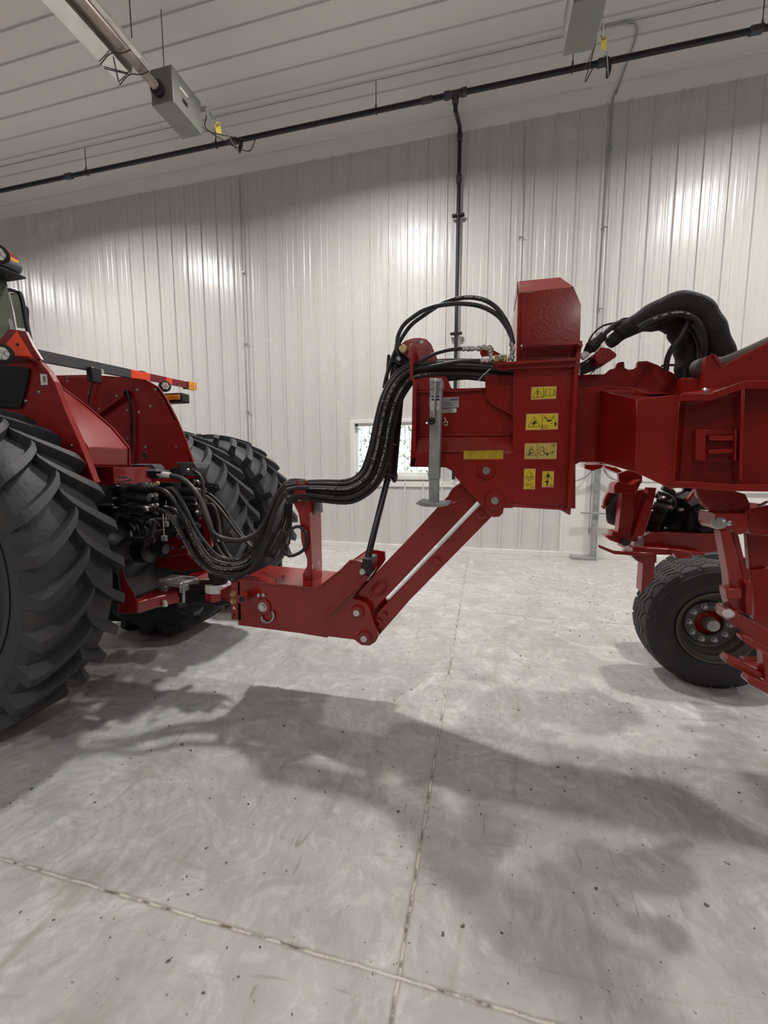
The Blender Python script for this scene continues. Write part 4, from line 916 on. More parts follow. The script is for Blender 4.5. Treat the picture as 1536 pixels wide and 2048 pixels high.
bm=BM(); a_tube(bm,[PY(*p,2.16) for p in C4([(560,985),(570,1000),(575,1010)])],.003,6); a_ring(bm,PY(*C4([(572,1025)])[0],2.17),(0,1,0),.010,.003); link('linch_pin',bm,'steel',jt,smooth=True)
# ----- plates with writing
Yp=Yn+.066
mp=link('maker_plate',a_py(BM(),C4([(462,853),(662,848),(660,918),(462,923)]),Yp-.003,.003),'galv',hd,bevel=.001)
bm=BM()
for (x,y) in ((655,853),(653,912),(467,858),(467,917)): c=PY(*C4([(x,y)])[0],Yp-.003); a_lathe(bm,[(.005,0),(.004,.002),(.001,.003)],c,(0,-1,0),10)
link('rivet',bm,'steel',mp)
bm=BM()
for k,(x,w) in enumerate(((556,30),(556,44),(560,80),(556,60),(560,70))): y=864+k*10; a_py(bm,C4([(x,y),(x+w,y-.5),(x+w,y+1.5),(x,y+2)]),Yp-.004,.0008)
link('plate_print',bm,'iron',mp)
def word(name,s,pix,Y,hpx,par,m='ink',align='LEFT',bold=0,rz=0):
    p=PY(*pix,Y); dd=(p-CAM).dot(Fw); return text(name,s,hpx*dd/FPX,p,m=m,parent=par,align=align,bold=bold,rotz=rz,ext=.0004)
word('logo_text','CASE IH',(720+598/3.339,540+867/3.339),Yp-.004,4.6,mp,bold=.0006)
wl=link('number_label',a_py(BM(),C4([(540,927),(645,923),(644,951),(540,954)]),Yp-.003,.0025),'lwhite',hd)
word('serial_number','50263',(720+551/3.339,540+939.5/3.339),Yp-.0038,8.6,wl,bold=.0002)
# ----- mast
ms=Q('mast',a_hex(BM(),[PY(*p,Yn) for p in C4([(1028,640),(1440,640),(1440,1595),(1395,1590),(1025,1580),(1010,1590)])],[PY(*p,Yn)+Vector((0,.36,0)) for p in C4([(1028,640),(1440,640),(1440,1595),(1395,1590),(1025,1580),(1010,1590)])]),'red',bevel=.004)
CM=lambda pts: tr(pts,4.8,880,540)
f=[(770,215),(1285,165),(1355,330),(1340,860),(770,880)]; bk=[(745,115),(1150,75),(1300,165),(1375,330),(1345,860),(745,880)]
Fp=[PY(*p,Yn+.0) for p in CM(f)]
# chamfered crown: near face, sloping top, back part
b0=[PY(*p,Yn+.10) for p in CM([(748,112),(1150,72),(1290,165),(1362,330)])]
base=Fp[3].z
loopN=Fp
bm=BM()
zB=Fp[4].z
n_=[Fp[0],Fp[1],Fp[2],Fp[3],Fp[4]]
k_=[Vector((Fp[0].x,Yn+.10,b0[0].z)),Vector((b0[1].x,Yn+.10,b0[1].z)),Vector((Fp[2].x,Yn+.10,Fp[2].z)),Vector((Fp[3].x,Yn+.10,Fp[3].z)),Vector((Fp[4].x,Yn+.10,Fp[4].z))]
l_=[v+Vector((0,.24,0)) for v in k_]
V=[[bm.verts.new(p) for p in L_] for L_ in (n_,k_,l_)]
bm.faces.new(V[0]); bm.faces.new(V[2][::-1])
for A_,B_ in ((V[0],V[1]),(V[1],V[2])):
    for i in range(5): bm.faces.new((A_[i],B_[i],B_[(i+1)%5],A_[(i+1)%5]))
link('mast_crown',bm,['red'],ms,bevel=.003)
q=[n_[0]+Vector((0,-.001,.0008)),n_[1]+Vector((0,-.001,.0008)),k_[1]+Vector((0,-.001,.001)),k_[0]+Vector((0,-.001,.001))]
link('dusty_top',a_hex(BM(),q,[v+Vector((0,.001,-.003)) for v in q]),'reddust',ms)
link('edge_flange',a_hex(BM(),[PY(*p,Yn-.004) for p in CM([(747,225),(772,218),(768,880),(732,880)])],[PY(*p,Yn-.004)+Vector((0,.36,0)) for p in CM([(747,225),(772,218),(768,880),(732,880)])]),'red',ms,bevel=.002)
link('edge_flange',a_hex(BM(),[PY(*p,Yn+.10) for p in CM([(742,112),(752,112),(752,230),(738,230)])],[PY(*p,Yn+.10)+Vector((0,.24,0)) for p in CM([(742,112),(752,112),(752,230),(738,230)])]),'red',ms)
# weld bead
bm=BM(); rnd=random.Random(5)
for i in range(60):
    y=230+i*(640/60); c=PY(*CM([(762-y*.006,y)])[0],Yn-.002); a_lathe(bm,[(.001,-.003),(.0035,0),(.001,.004)],c+Vector((0,0,rnd.uniform(-.001,.001))),(0,-1,.3),6)
link('weld_bead',bm,'red',ms,smooth=True)
bm=BM()
for i in range(15):
    for d in (0,7):
        y=160+i*118+d*9; c=PY(*tr([(808-(y-160)*.048,y)],7.06,1030,750)[0],Yn-.002); a_lathe(bm,[(.001,-.002),(.004,0),(.001,.004)],c,(0,-1,.2),6)
link('weld_bead',bm,'red',ms,smooth=True)
def shelf(pix0,pix1,Ynear,depth,t,par,name='shelf_plate'):
    a=PY(*pix0,Ynear); b=PY(*pix1,Ynear); z=(a.z+b.z)/2
    return link(name,a_box(BM(),(a.x,Ynear,z-t/2),(b.x,Ynear+depth,z+t/2)),'red',par,bevel=.003)
a_=CM([(785,722),(1372,695)]); shelf((1043,690),(1165,685),Yn-.085,.10,.012,ms)
link('angled_flange',a_hex(BM(),[PY(*p,Yn-.085) for p in CM([(785,718),(1350,692),(1372,705),(1372,735),(1345,735),(1330,712),(785,737)])],[PY(*p,Yn-.085)+Vector((0,.05,0)) for p in CM([(785,718),(1350,692),(1372,705),(1372,735),(1345,735),(1330,712),(785,737)])]),'red',ms,bevel=.003)
link('corner_bolt',a_cyl(BM(),PY(*CM([(783,727)])[0],Yn-.088),PY(*CM([(783,727)])[0],Yn-.07),.005,n=10),'lwhite',ms)
lo=shelf((988,725),(1153,720),Yn-.06,.07,.013,ms)
link('lower_flange_apron',a_hex(BM(),[PY(*p,Yn-.03) for p in CM([(515,897),(1300,868),(1300,930),(735,945),(590,965),(530,940)])],[PY(*p,Yn-.03)+Vector((0,.03,0)) for p in CM([(515,897),(1300,868),(1300,930),(735,945),(590,965),(530,940)])]),'red',ms,bevel=.003)
# right edge rib
rr_=[(1312,745),(1335,745),(1330,1010)]
link('edge_rib',a_hex(BM(),[PY(*p,Yn-.04) for p in [(1153,692),(1164,692),(1157,750),(1151,900),(1141.5,1029),(1134,1026),(1135,1012),(1148,750)]],[PY(*p,Yn-.04)+Vector((0,.05,0)) for p in [(1153,692),(1164,692),(1157,750),(1151,900),(1141.5,1029),(1134,1026),(1135,1012),(1148,750)]]),'red',ms,bevel=.003)
link('bottom_lip',a_hex(BM(),[PY(*p,Yn-.015) for p in [(1022,1009),(1122,1014),(1140,1018),(1140,1024),(1120,1020),(1022,1014)]],[PY(*p,Yn-.015)+Vector((0,.38,0)) for p in [(1022,1009),(1122,1014),(1140,1018),(1140,1024),(1120,1020),(1022,1014)]]),'red',ms,bevel=.002)
link('corner_toe',a_py(BM(),[(1120,1016),(1142,1018),(1141,1030),(1136,1029),(1128,1022)],Yn,.2),'iron',ms)
# ----- warning stickers
CS=lambda pts: tr(pts,7.06,1030,750)
Ys=Yn-.0022
def sticker(out,inn,label,yel='yellow'):
    o=link('warning_sticker',a_py(BM(),CS(out),Ys,.002),'stedge',ms,label=label); link('sticker_field',a_py(BM(),CS(inn),Ys-.0006,.0006),yel,o); return o
def strokes(segs,w,par,Y=Ys-.0012,name='pictogram'):
    bm=BM()
    for s in segs:
        P=CS(s)
        for a,b in zip(P[:-1],P[1:]):
            A_,B_=PY(*a,Y),PY(*b,Y); d=(B_-A_)
            if d.length<1e-5: continue
            n=d.normalized().cross(Vector((0,1,0)))*w/2; e=d.normalized()*w*.35
            a_ext(bm,[A_-n-e,B_-n+e,B_+n+e,A_+n-e],(0,.0005,0))
    return link(name,bm,'ink',par)
def fills(polys,par,Y=Ys-.0012,m='ink'):
    bm=BM()
    for s in polys: a_py(bm,CS(s),Y,.0005)
    return link('pictogram',bm,m,par)
def circ(cx,cy,r,n=18): return [(cx+r*math.cos(2*PI*i/n),cy+r*math.sin(2*PI*i/n)) for i in range(n+1)]
W=.0021
s=sticker([(232,170),(588,157),(580,335),(224,350)],[(244,182),(577,169),(570,324),(237,338)],'yellow sticker with exclamation triangle and open book')
strokes([[(320,197),(392,312),(248,318),(320,197)],[(403,180),(406,328)]],W,s)
strokes([[(320,228),(318,275)]],.006,s); fills([circ(318,294,7)],s)
strokes([[(425,290),(428,215),(445,203),(475,203),(493,215),(510,203),(540,200),(560,212),(556,290)],[(440,285),(443,212)],[(493,215),(492,292)],[(440,285),(470,278),(492,292),(515,278),(545,283),(547,208)],[(418,300),(470,296),(492,300),(515,296),(568,294)],[(418,222),(415,300)],[(566,215),(566,296)]],.0014,s)
s=sticker([(158,550),(614,537),(606,768),(148,780)],[(170,562),(602,549),(594,757),(161,768)],'yellow sticker with crush triangle and folding wings')
strokes([[(272,590),(355,727),(182,731),(272,590)],[(388,556),(376,766)],[(385,712),(450,711),(449,748),(384,749),(385,712)]],W,s)
fills([[(285,630),(288,660),(320,678),(290,684),(262,712),(240,726),(258,696),(225,684),(258,670),(262,655)]],s)
strokes([[(432,600),(465,640)],[(535,592),(500,640)],[(484,575),(484,620)],[(405,575),(440,600),(445,615)],[(410,595),(450,628)],[(560,570),(525,598)],[(560,590),(515,625)],[(415,585),(430,565)],[(545,560),(562,580)],[(400,635),(415,615)],[(570,630),(555,612)]],.0018,s)
fills([[(450,635),(515,632),(510,655),(455,658)],[(505,670),(540,688),(505,680)],[(556,672),(586,672),(588,702),(578,706),(578,730),(564,730),(564,706),(555,700)],circ(570,665,7)],s)
s=sticker([(138,965),(594,957),(584,1186),(132,1188)],[(150,977),(583,969),(573,1174),(144,1177)],'faded yellow sticker with tractor towing an implement','dyellow')
strokes([[(230,1015),(302,1136),(152,1140),(230,1015)],[(318,972),(312,1176)],[(318,1058),(345,1058),(352,1018),(400,1016),(406,1070),(418,1100)],[(318,1105),(345,1105)],circ(380,1105,34),[(415,1103),(525,1103),(560,1075)],[(515,985),(568,984),(567,1004),(515,1005),(515,985)],[(435,1045),(440,1060)]],W,s)
strokes([[(195,1125),(215,1060),(240,1050)],[(205,1110),(255,1100)],[(200,1130),(225,1100)]],.004,s)
fills([circ(455,1120,17),circ(528,1092,13)],s)
s=sticker([(128,1322),(292,1322),(283,1614),(120,1613)],[(137,1331),(282,1332),(275,1604),(129,1603)],'tall yellow sticker with eye protection symbols')
strokes([[(208,1348),(268,1446),(142,1448),(208,1348)],[(132,1466),(284,1467)],[(178,1480),(190,1498),(205,1502),(220,1485),(205,1478),(195,1488),(178,1480)],circ(167,1552,20),[(150,1552),(250,1535)],[(205,1552),(255,1552)],[(222,1575),(265,1575),(264,1594),(222,1594),(222,1575)],[(165,1440),(250,1438)],[(205,1380),(225,1400),(220,1440)]],.0017,s)
s=sticker([(387,1357),(551,1357),(545,1585),(378,1585)],[(396,1366),(541,1366),(535,1575),(388,1575)],'small yellow sticker with standing figure under a triangle')
strokes([[(468,1372),(522,1466),(406,1467),(468,1372)],[(497,1548),(528,1548),(527,1570),(497,1570),(497,1548)]],.0018,s)
fills([[(445,1415),(468,1400),(490,1410),(495,1425),(485,1430),(495,1455),(470,1445),(440,1458),(450,1432),(438,1425)],circ(459,1482,9),[(418,1503),(450,1493),(472,1493),(474,1530),(467,1532),(464,1570),(446,1570),(448,1520),(418,1510)]],s)
# ----- valve manifold on the lower shelf
mb=Q('valve_manifold',a_py(BM(),CM([(523,812),(645,812),(645,876),(523,880)]),Yn-.02,.08),'brass',bevel=.003)
link('manifold_plug',a_lathe(BM(),[(.014,0),(.014,.006),(.010,.010),(.001,.010)],PY(*CM([(585,845)])[0],Yn-.02),(0,-1,0),16),'steel',mb,smooth=True)
def fit(a,b,r=.011,Y=Yn-.01,m='steel',n=10):
    A_,B_=PY(*a,Y),PY(*b,Y); L_=(B_-A_).length
    return link('hose_fitting',a_lathe(BM(),[(r*.8,0),(r*1.1,L_*.1),(r*1.1,L_*.35),(r*.75,L_*.4),(r*.75,L_*.6),(r*1.25,L_*.62),(r*1.25,L_*.85),(r*.8,L_)],A_,B_-A_,n),m,mb)
for a,b in (((650,850),(710,850)),((682,695),(700,790)),((690,790),(690,850)),((210,757),(290,757)),((285,757),(400,752)),((400,740),(500,750)),((495,745),(485,800)),((485,800),(490,880)),((385,870),(480,872)),((655,830),(700,835))): fit(*CM([a,b]))
Q('rear_lug',a_py(BM(),CM([(385,760),(515,768),(590,810),(400,830),(385,800)]),Yn+.18,.02),'red',bevel=.003)
# ================================================================ HOSES
def hose(pts,r=.0125,name='hydraulic_hose',par=None,prnt=None,rings=0,mt='hose'):
    P=[PY(x,y,Y) for x,y,Y in pts]; o=link(name,a_tube(BM(),P,r,12,8),mt,par if par is not None else pl,smooth=True)
    pp=catmull(P,10)
    if prnt:
        a0,a1=prnt; i0=int(a0*(len(pp)-1)); i1=int(a1*(len(pp)-1)); rnd=random.Random(len(pp)+int(a0*100)); bm=BM()
        # short printed marks on the side facing out
        seg=[]; 
        for i in range(i0,i1):
            p,q=pp[i],pp[i+1]; d=(q-p); L_=d.length; u=d.normalized(); side=Vector((0,-1,0)); side=(side-u*side.dot(u)).normalized(); t=0; wv=u.cross(side)
            while t<L_-.004:
                w=rnd.choice((.004,.006,.008)); 
                if rnd.random()<.75:
                    c=p+u*t; g=.0035
                    def onh(s_,h_): return c+u*s_+(side*math.cos(h_/r)+wv*math.sin(h_/r))*(r+.0006)
                    a_=[bm.verts.new(onh(s_,h_)) for s_,h_ in ((0,-g),(min(w,L_-t),-g),(min(w,L_-t),g),(0,g))]; bm.faces.new(a_)
                t+=w+.0035
        link('hose_print',bm,'print',o)
    return o
def c2(*pts): return [(180+x/3.49,840+y/3.49,Y) for x,y,Y in pts]
H=[]
hose(c2((420,480,2.16),(470,478,2.16),(540,510,2.16),(610,600,2.17),(700,760,2.18),(800,920,2.2),(880,985,2.22),(1000,1010,2.25),(1090,985,2.28),(1170,900,2.3),(1240,740,2.31),(1290,610,2.32),(1350,500,2.32),(1420,455,2.33),(1536,440,2.33)),.0145,prnt=(.3,.62))
hose(c2((530,478,2.2),(585,490,2.2),(650,590,2.2),(740,770,2.22),(820,880,2.24),(900,955,2.27),(1010,975,2.3),(1110,925,2.34),(1190,810,2.36),(1250,640,2.37),(1330,500,2.38),(1400,470,2.4),(1536,475,2.4)),.0145,prnt=(.25,.55))
hose(c2((420,622,2.13),(500,632,2.13),(570,680,2.13),(650,820,2.14),(740,970,2.16),(850,1060,2.18),(960,1090,2.2),(1070,1075,2.22),(1160,990,2.24),(1220,840,2.26),(1280,660,2.28),(1340,540,2.3),(1400,500,2.3),(1536,500,2.3)),.015,prnt=(.12,.4))
hose(c2((520,610,2.2),(590,630,2.2),(650,700,2.2),(720,850,2.2),(800,985,2.22),(900,1040,2.24),(1020,1055,2.26),(1120,1000,2.28),(1200,880,2.3),(1260,720,2.32),(1310,590,2.34),(1370,510,2.36),(1430,485,2.36),(1536,490,2.36)),.0145)
hose(c2((680,700,2.16),(740,860,2.17),(830,990,2.18),(900,1035,2.2),(1000,1040,2.22),(1100,1010,2.24),(1180,930,2.26),(1250,800,2.28),(1290,650,2.3),(1340,550,2.32)),.012,prnt=(.0,.45))
hose(c2((565,388,2.24),(640,410,2.24),(710,470,2.22),(770,560,2.2),(820,700,2.18),(860,790,2.18),(940,830,2.2),(1050,840,2.22),(1150,800,2.25),(1210,730,2.28),(1260,630,2.3),(1310,520,2.32),(1380,440,2.33),(1430,425,2.34),(1500,430,2.34)),.0165,'wiring_loom')
hose(c2((730,360,2.55),(775,400,2.55),(790,480,2.54),(795,590,2.52),(830,720,2.5),(870,800,2.45),(900,860,2.4)),.013)
hose(c2((800,505,2.6),(850,530,2.6),(930,610,2.6),(1010,730,2.6),(1100,850,2.56),(1160,890,2.5)),.011)
hose(c2((810,530,2.55),(880,590,2.55),(960,690,2.52),(1040,800,2.5),(1140,900,2.46)),.011)
hose(c2((820,590,2.5),(860,600,2.5),(890,680,2.5),(905,780,2.48),(930,880,2.46),(1000,990,2.42)),.014)
hose(c2((800,600,2.45),(840,720,2.45),(870,850,2.43),(930,950,2.42),(990,1000,2.4)),.013)
hose(c2((795,440,2.6),(840,445,2.6),(900,455,2.6)),.008); hose(c2((795,450,2.6),(830,465,2.6),(880,468,2.6)),.008)
# thin lines dropping from the clamp
rnd=random.Random(4)
for i,(x0,x1,x2,y2) in enumerate(((1400,1330,1210,960),(1410,1355,1250,940),(1415,1375,1300,900),(1420,1400,1280,960),(1425,1412,1370,860),(1405,1345,1160,1000),(1418,1390,1330,930))):
    hose(c2((x0+10,505,2.36),(x0-15,580,2.38),(x1-8,740,2.4),((x1+x2)/2,860,2.42),(x2,y2,2.44)),.0055,'thin_hose')
# bundle over the stand, along the cylinder, over the head
CLN=[(575,985),(600,979),(645,981),(700,981),(738,955),(757,905),(768,850),(781,800),(800,765),(824,745),(870,738),(930,737),(985,741),(1035,744)]
def bundle(off,Y,r,prnt=None,jit=0,i0=0,i1=None,offs=None):
    pts=[]; n=len(CLN)
    for i in range(i0,i1 or n):
        x,y=CLN[i]; a=CLN[max(0,i-1)]; b=CLN[min(n-1,i+1)]; dx,dy=b[0]-a[0],b[1]-a[1]; L_=math.hypot(dx,dy)
        o=off*(offs[i] if offs else 1)
        pts.append((x+dy/L_*o,y-dx/L_*o,Y+ (0.03 if i>8 else 0)*0))
    return hose(pts,r,prnt=prnt)
sp_=[.9,.7,.9,1.0,.95,.9,.85,.85,.85,.8,.75,.75,.8,.6]
bundle(-22,2.28,.015,offs=sp_); bundle(-13,2.25,.0155,(.3,.75),offs=sp_); bundle(-4,2.27,.0155,offs=sp_); bundle(5,2.24,.0145,(.1,.6),offs=sp_); bundle(14,2.28,.015,offs=sp_); bundle(20,2.31,.014,offs=sp_); bundle(9,2.33,.014,offs=sp_); bundle(-9,2.32,.014,offs=sp_)
for u,v in (((678,960),(668,997)),((752,867),(788,889)),((760,800),(795,815)),((738,915),(775,928))):
    a_=PY(*u,2.225); b_=PY(*v,2.225); m_=(a_+b_)/2; ax_=(b_-a_).normalized(); P_=[]
    for t in range(16):
        tt=2*PI*t/16; P_.append(m_+ax_*((b_-a_).length/2)*math.cos(tt)+Vector((0,1,0))*(.065*math.sin(tt)+.05))
    Q('cable_tie',a_tube(BM(),P_,.0035,6,2,True),'black',smooth=True)
# black manifold pipe inside the head opening
hose([(860,732,2.36),(905,728,2.36),(960,733,2.37),(1000,745,2.38),(1040,750,2.4)],.026,mt='black'); hose([(880,757,2.33),(930,752,2.33),(975,752,2.34),(1030,752,2.36)],.020,mt='black'); hose([(860,745,2.4),(930,745,2.4),(1030,747,2.4)],.035,mt='black')
hose([(957,725,2.25),(970,735,2.25),(990,745,2.25)],.006,'thin_hose'); hose([(981,738,2.2),(965,752,2.2),(956,762,2.2)],.003,'cable_tie',mt='galv')
# loops above
def c4(*pts): return [(720+x/3.339,540+y/3.339,Y) for x,y,Y in pts]
hose(c4((262,585,2.3),(252,530,2.3),(252,450,2.3),(290,370,2.3),(360,310,2.3),(440,262,2.3),(560,232,2.3),(700,226,2.3),(820,248,2.28),(920,305,2.26),(985,390,2.22),(1015,460,2.2),(1022,490,2.19)),.0115)
hose(c4((160,790,2.36),(180,700,2.36),(220,580,2.36),(270,470,2.36),(340,370,2.35),(430,300,2.35),(540,228,2.34),(640,194,2.33),(740,184,2.32),(840,205,2.3),(920,262,2.27),(985,360,2.22),(1012,440,2.2),(1016,490,2.19)),.0115,prnt=(.55,.7))
hose(c4((350,640,2.24),(420,600,2.22),(500,560,2.2),(590,535,2.19),(690,525,2.19)),.0095); hose(c4((350,665,2.24),(480,645,2.22),(640,615,2.2),(800,605,2.19)),.0105)
fit((796,702),(799,722),.010,2.3)
# ================================================================ REAR FRAME
C5=lambda pts: tr(pts,3.783,1130,580)
bm=a_py(BM(),C5([(95,640),(300,636),(340,600),(380,592),(395,552),(425,542),(450,542),(452,588),(480,602),(520,598),(545,575),(552,540),(625,536),(700,565),(880,660),(882,750),(870,1360),(520,1330),(240,1303),(110,1303),(72,1325),(60,1250)]),2.42,.03); rb_=Q('beam_side_plate',bm,'red',bevel=.003)
link('beam_side_plate',a_py(BM(),C5([(95,740),(300,720),(500,740),(870,790),(870,1340),(400,1300),(110,1303),(72,1325)]),2.34,.06),'red',rb_,bevel=.003)
link('beam_box',a_box(BM(),(.62,2.46,1.52),(3.2,2.78,1.70)),'red',rb_,bevel=.004)
# gooseneck box: dark side facing the tractor, bright side facing the aisle
g1=[PY(*p,2.32) for p in [(1199,780),(1195,924)]]
g2=[PY(*p,1.98) for p in [(1273,799.5),(1270,944)]]
g3=[PL(*p,(g2[0].x,1.98),(g2[0].x+.28,1.86)) for p in [(1354,788),(1341,978)]]
g2b=PY(1290,961,1.98)
bm=BM(); 
A=[g1[0],g2[0],g3[0],Vector((g3[0].x+.3,2.3,g3[0].z)),Vector((g1[0].x+.2,2.36,g1[0].z))]
Bt=[g1[1],g2[1],g3[1],Vector((g3[1].x+.3,2.3,g3[1].z)),Vector((g1[1].x+.2,2.36,g1[1].z))]
V1=[bm.verts.new(v) for v in A]; V2=[bm.verts.new(v) for v in Bt]
bm.faces.new(V1); bm.faces.new(V2[::-1])
for i in range(5): bm.faces.new((V1[i],V2[i],V2[(i+1)%5],V1[(i+1)%5]))
gb=Q('gooseneck_box',bm,'red',bevel=.003)
bm=BM()
for a,b in (((g1[0]),(g1[1])),((g3[0]),(g3[1]))):
    for i in range(34): c=a.lerp(b,i/33.)+Vector((-.002,-.003,0)); a_lathe(bm,[(.001,-.003),(.004,0),(.001,.004)],c,(-.3,-1,.2),6)
link('weld_bead',bm,'red',gb,smooth=True)
# toolbar going right: web + flanges + stiffeners
pa=(g3[0].x,g3[0].y); pb=(g3[0].x+.36,g3[0].y-.12)
def TL(x,y): return PL(x,y,pa,pb)
dv=Vector((.25,.9,0)).normalized()*.18
def tpoly(pix,back=.02,off=0): 
    P_=[TL(x,y)+dv*off for x,y in pix]; return a_hex(BM(),P_,[v+dv.normalized()*back for v in P_])
tb=Q('toolbar_web',tpoly([(1349,797),(1365,789),(1421,789),(1455,776),(1490,765),(1700,757),(1700,980),(1339,962)],.03,.55),'red',bevel=.003)
def flange(pix,depth,t,name):
    P_=[TL(x,y) for x,y in pix]; lo_=[v+Vector((0,0,-t)) for v in P_]; n=len(P_)
    top=P_+[v+dv.normalized()*depth for v in reversed(P_)]; bot=lo_+[v+dv.normalized()*depth for v in reversed(lo_)]
    return link(name,a_hex(BM(),top,bot),'red',tb,bevel=.003)
flange([(1350,795),(1365,787),(1421,787),(1455,773),(1490,762),(1700,757)],.2,.03,'top_flange')
flange([(1336,961),(1408,964),(1460,968),(1700,970)],.2,.028,'bottom_flange')
link('stiffener',tpoly([(1483,775),(1490,775),(1486,962),(1478,962)],.12,0),'red',tb,bevel=.003)
link('stiffener',tpoly([(1352,800),(1360,800),(1350,962),(1341,962)],.15,0),'red',tb,bevel=.003)
for (x0,x1) in ((1393,1414),(1472,1478)): link('lug_plate',tpoly([(x0,858),(x1,858),(x1-1,922),(x0-1,920)],.08,.1),'red',tb,bevel=.004)
link('lug_rung',tpoly([(1420,870),(1470,870),(1470,880),(1420,880)],.03,.1),'red',tb,bevel=.003); link('lug_rung',tpoly([(1418,899),(1469,897),(1469,905),(1418,907)],.03,.1),'red',tb,bevel=.003)
link('lug_plate',tpoly([(1400,858),(1475,856),(1475,868),(1400,870)],.02,.3),'red',tb,bevel=.003)
# upper arm, dirty tube
up_=Q('upper_arm',tpoly([(1408,765),(1410,728),(1412,712),(1424,706),(1447,729),(1700,596),(1700,760),(1490,762),(1455,773),(1421,787)],.14,.15),'red',bevel=.004)
P_=[TL(x,y)+dv*.8 for x,y in ((1440,714),(1490,702),(1700,604))]; link('dirty_tube',a_tube(BM(),P_,.03,16,4),'rust',up_,smooth=True)
link('rounded_knuckle',a_lathe(BM(),[(.02,-.03),(.04,-.02),(.04,.02),(.02,.03)],TL(1417,722)+dv*.7,(.2,-1,0),24),'rust',up_,smooth=True)
link('angle_plate',tpoly([(1424,705),(1433,708),(1448,728),(1443,731)],.05,.05),'red',up_,bevel=.002)
bm=BM(); a_cyl(bm,TL(1416,786)+dv*.1,TL(1450,770)+dv*.3,.012,n=12); link('pin',bm,'red',up_,smooth=True)
link('bolt_head',a_lathe(BM(),[(.014,0),(.014,.02),(.001,.022)],TL(1418,782)+dv*.1,(-.8,-.4,0),16),'steel',up_,smooth=True)
link('side_bracket',a_py(BM(),[(1362,755),(1408,755),(1408,790),(1364,786)],2.3,.05),'red',rb_,bevel=.003)
link('top_rail',a_py(BM(),C5([(520,752),(800,815),(880,780),(880,790),(700,835),(610,852),(500,790)]),2.15,.12),'red',rb_,bevel=.003)
# sleeve with hoses
def sleeve(pts,r,name='hose_sleeve',m='cloth'):
    P_=[PY(x,y,Y) for x,y,Y in pts]; o=Q(name,a_tube(BM(),P_,r,20,10),m,smooth=True,ang=3)
    return o
def s5(*pts): return [(1130+x/3.783,580+y/3.783,Y) for x,y,Y in pts]
sleeve(s5((330,410,2.3),(400,350,2.3),(480,290,2.3),(580,230,2.3),(700,170,2.3),(830,120,2.3),(940,115,2.29),(1040,170,2.28),(1100,250,2.27),(1150,350,2.26),(1190,460,2.27),(1225,570,2.3)),lambda t:(.026+.034*min(1,t*2.4) if t<.5 else .060-.012*min(1,(t-.5)*3))+.0025*math.sin(t*43))
sleeve(s5((480,300,2.38),(600,260,2.38),(720,240,2.38),(830,260,2.38),(880,330,2.38),(920,440,2.38),(930,560,2.38),(935,660,2.38)),lambda t:.03+.026*min(1,t*2)+.003*math.sin(t*37))
sleeve(s5((400,330,2.28),(450,290,2.28),(475,280,2.28)),.032)
hose(s5((545,290,2.22),(640,235,2.22),(760,190,2.22),(880,175,2.22),(980,215,2.22),(1040,300,2.22),(1060,420,2.24),(1040,560,2.28),(1030,660,2.3)),.012,prnt=(.15,.45))
hose(s5((960,250,2.3),(1020,330,2.3),(1050,460,2.3),(1030,640,2.3)),.03,mt='black')
hose(s5((930,250,2.25),(870,360,2.25),(810,440,2.26),(775,520,2.28),(765,610,2.3)),.0125)
hose(s5((730,575,2.4),(800,568,2.4),(870,572,2.4)),.006,'thin_hose')
for (x,y) in ((905,620),(960,620),(985,630)): hose(s5((x,y-30,2.34),(x,y+50,2.34)),.012,'hose_tail')
link('red_hose_clamp',a_py(BM(),C5([(215,490),(275,430),(340,440),(390,480),(395,500),(300,560),(240,550)]),2.26,.1),'red',pl,bevel=.006)
hose(s5((110,600,2.34),(170,570,2.34),(240,530,2.34),(300,470,2.33)),.016); hose(s5((110,625,2.36),(180,600,2.36),(250,560,2.35),(310,500,2.34)),.016); hose(s5((110,575,2.32),(160,550,2.32),(230,500,2.32)),.013,prnt=(.1,.9))
cn=Q('electrical_connector',a_lathe(BM(),[(.010,0),(.018,.01),(.026,.03),(.03,.035),(.03,.07),(.024,.075),(.026,.11),(.016,.12)],PY(*C5([(150,480)])[0],2.28),PY(*C5([(250,380)])[0],2.28)-PY(*C5([(150,480)])[0],2.28),16),'dblack',smooth=True,ang=.6)
Q('cable_gland',a_lathe(BM(),[(.016,0),(.018,.03),(.010,.04)],PY(*C5([(125,515)])[0],2.28),(1,0,.9),14),'lwhite',smooth=True)
Q('wire_bundle',a_tube(BM(),[PY(*p,2.28) for p in C5([(250,385),(290,345),(320,310)])],.009,8),'copper',smooth=True)
hose(s5((270,360,2.28),(320,310,2.28),(400,255,2.28),(480,245,2.28)),.013); hose(s5((150,470,2.3),(200,350,2.3),(280,275,2.3),(390,245,2.3),(440,220,2.3),(515,213,2.3)),.005,'thin_hose'); hose(s5((390,250,2.3),(450,222,2.3),(520,215,2.3)),.006,'thin_hose')
hose(s5((190,640,2.3),(230,600,2.3),(330,535,2.3)),.003,'thin_wire')
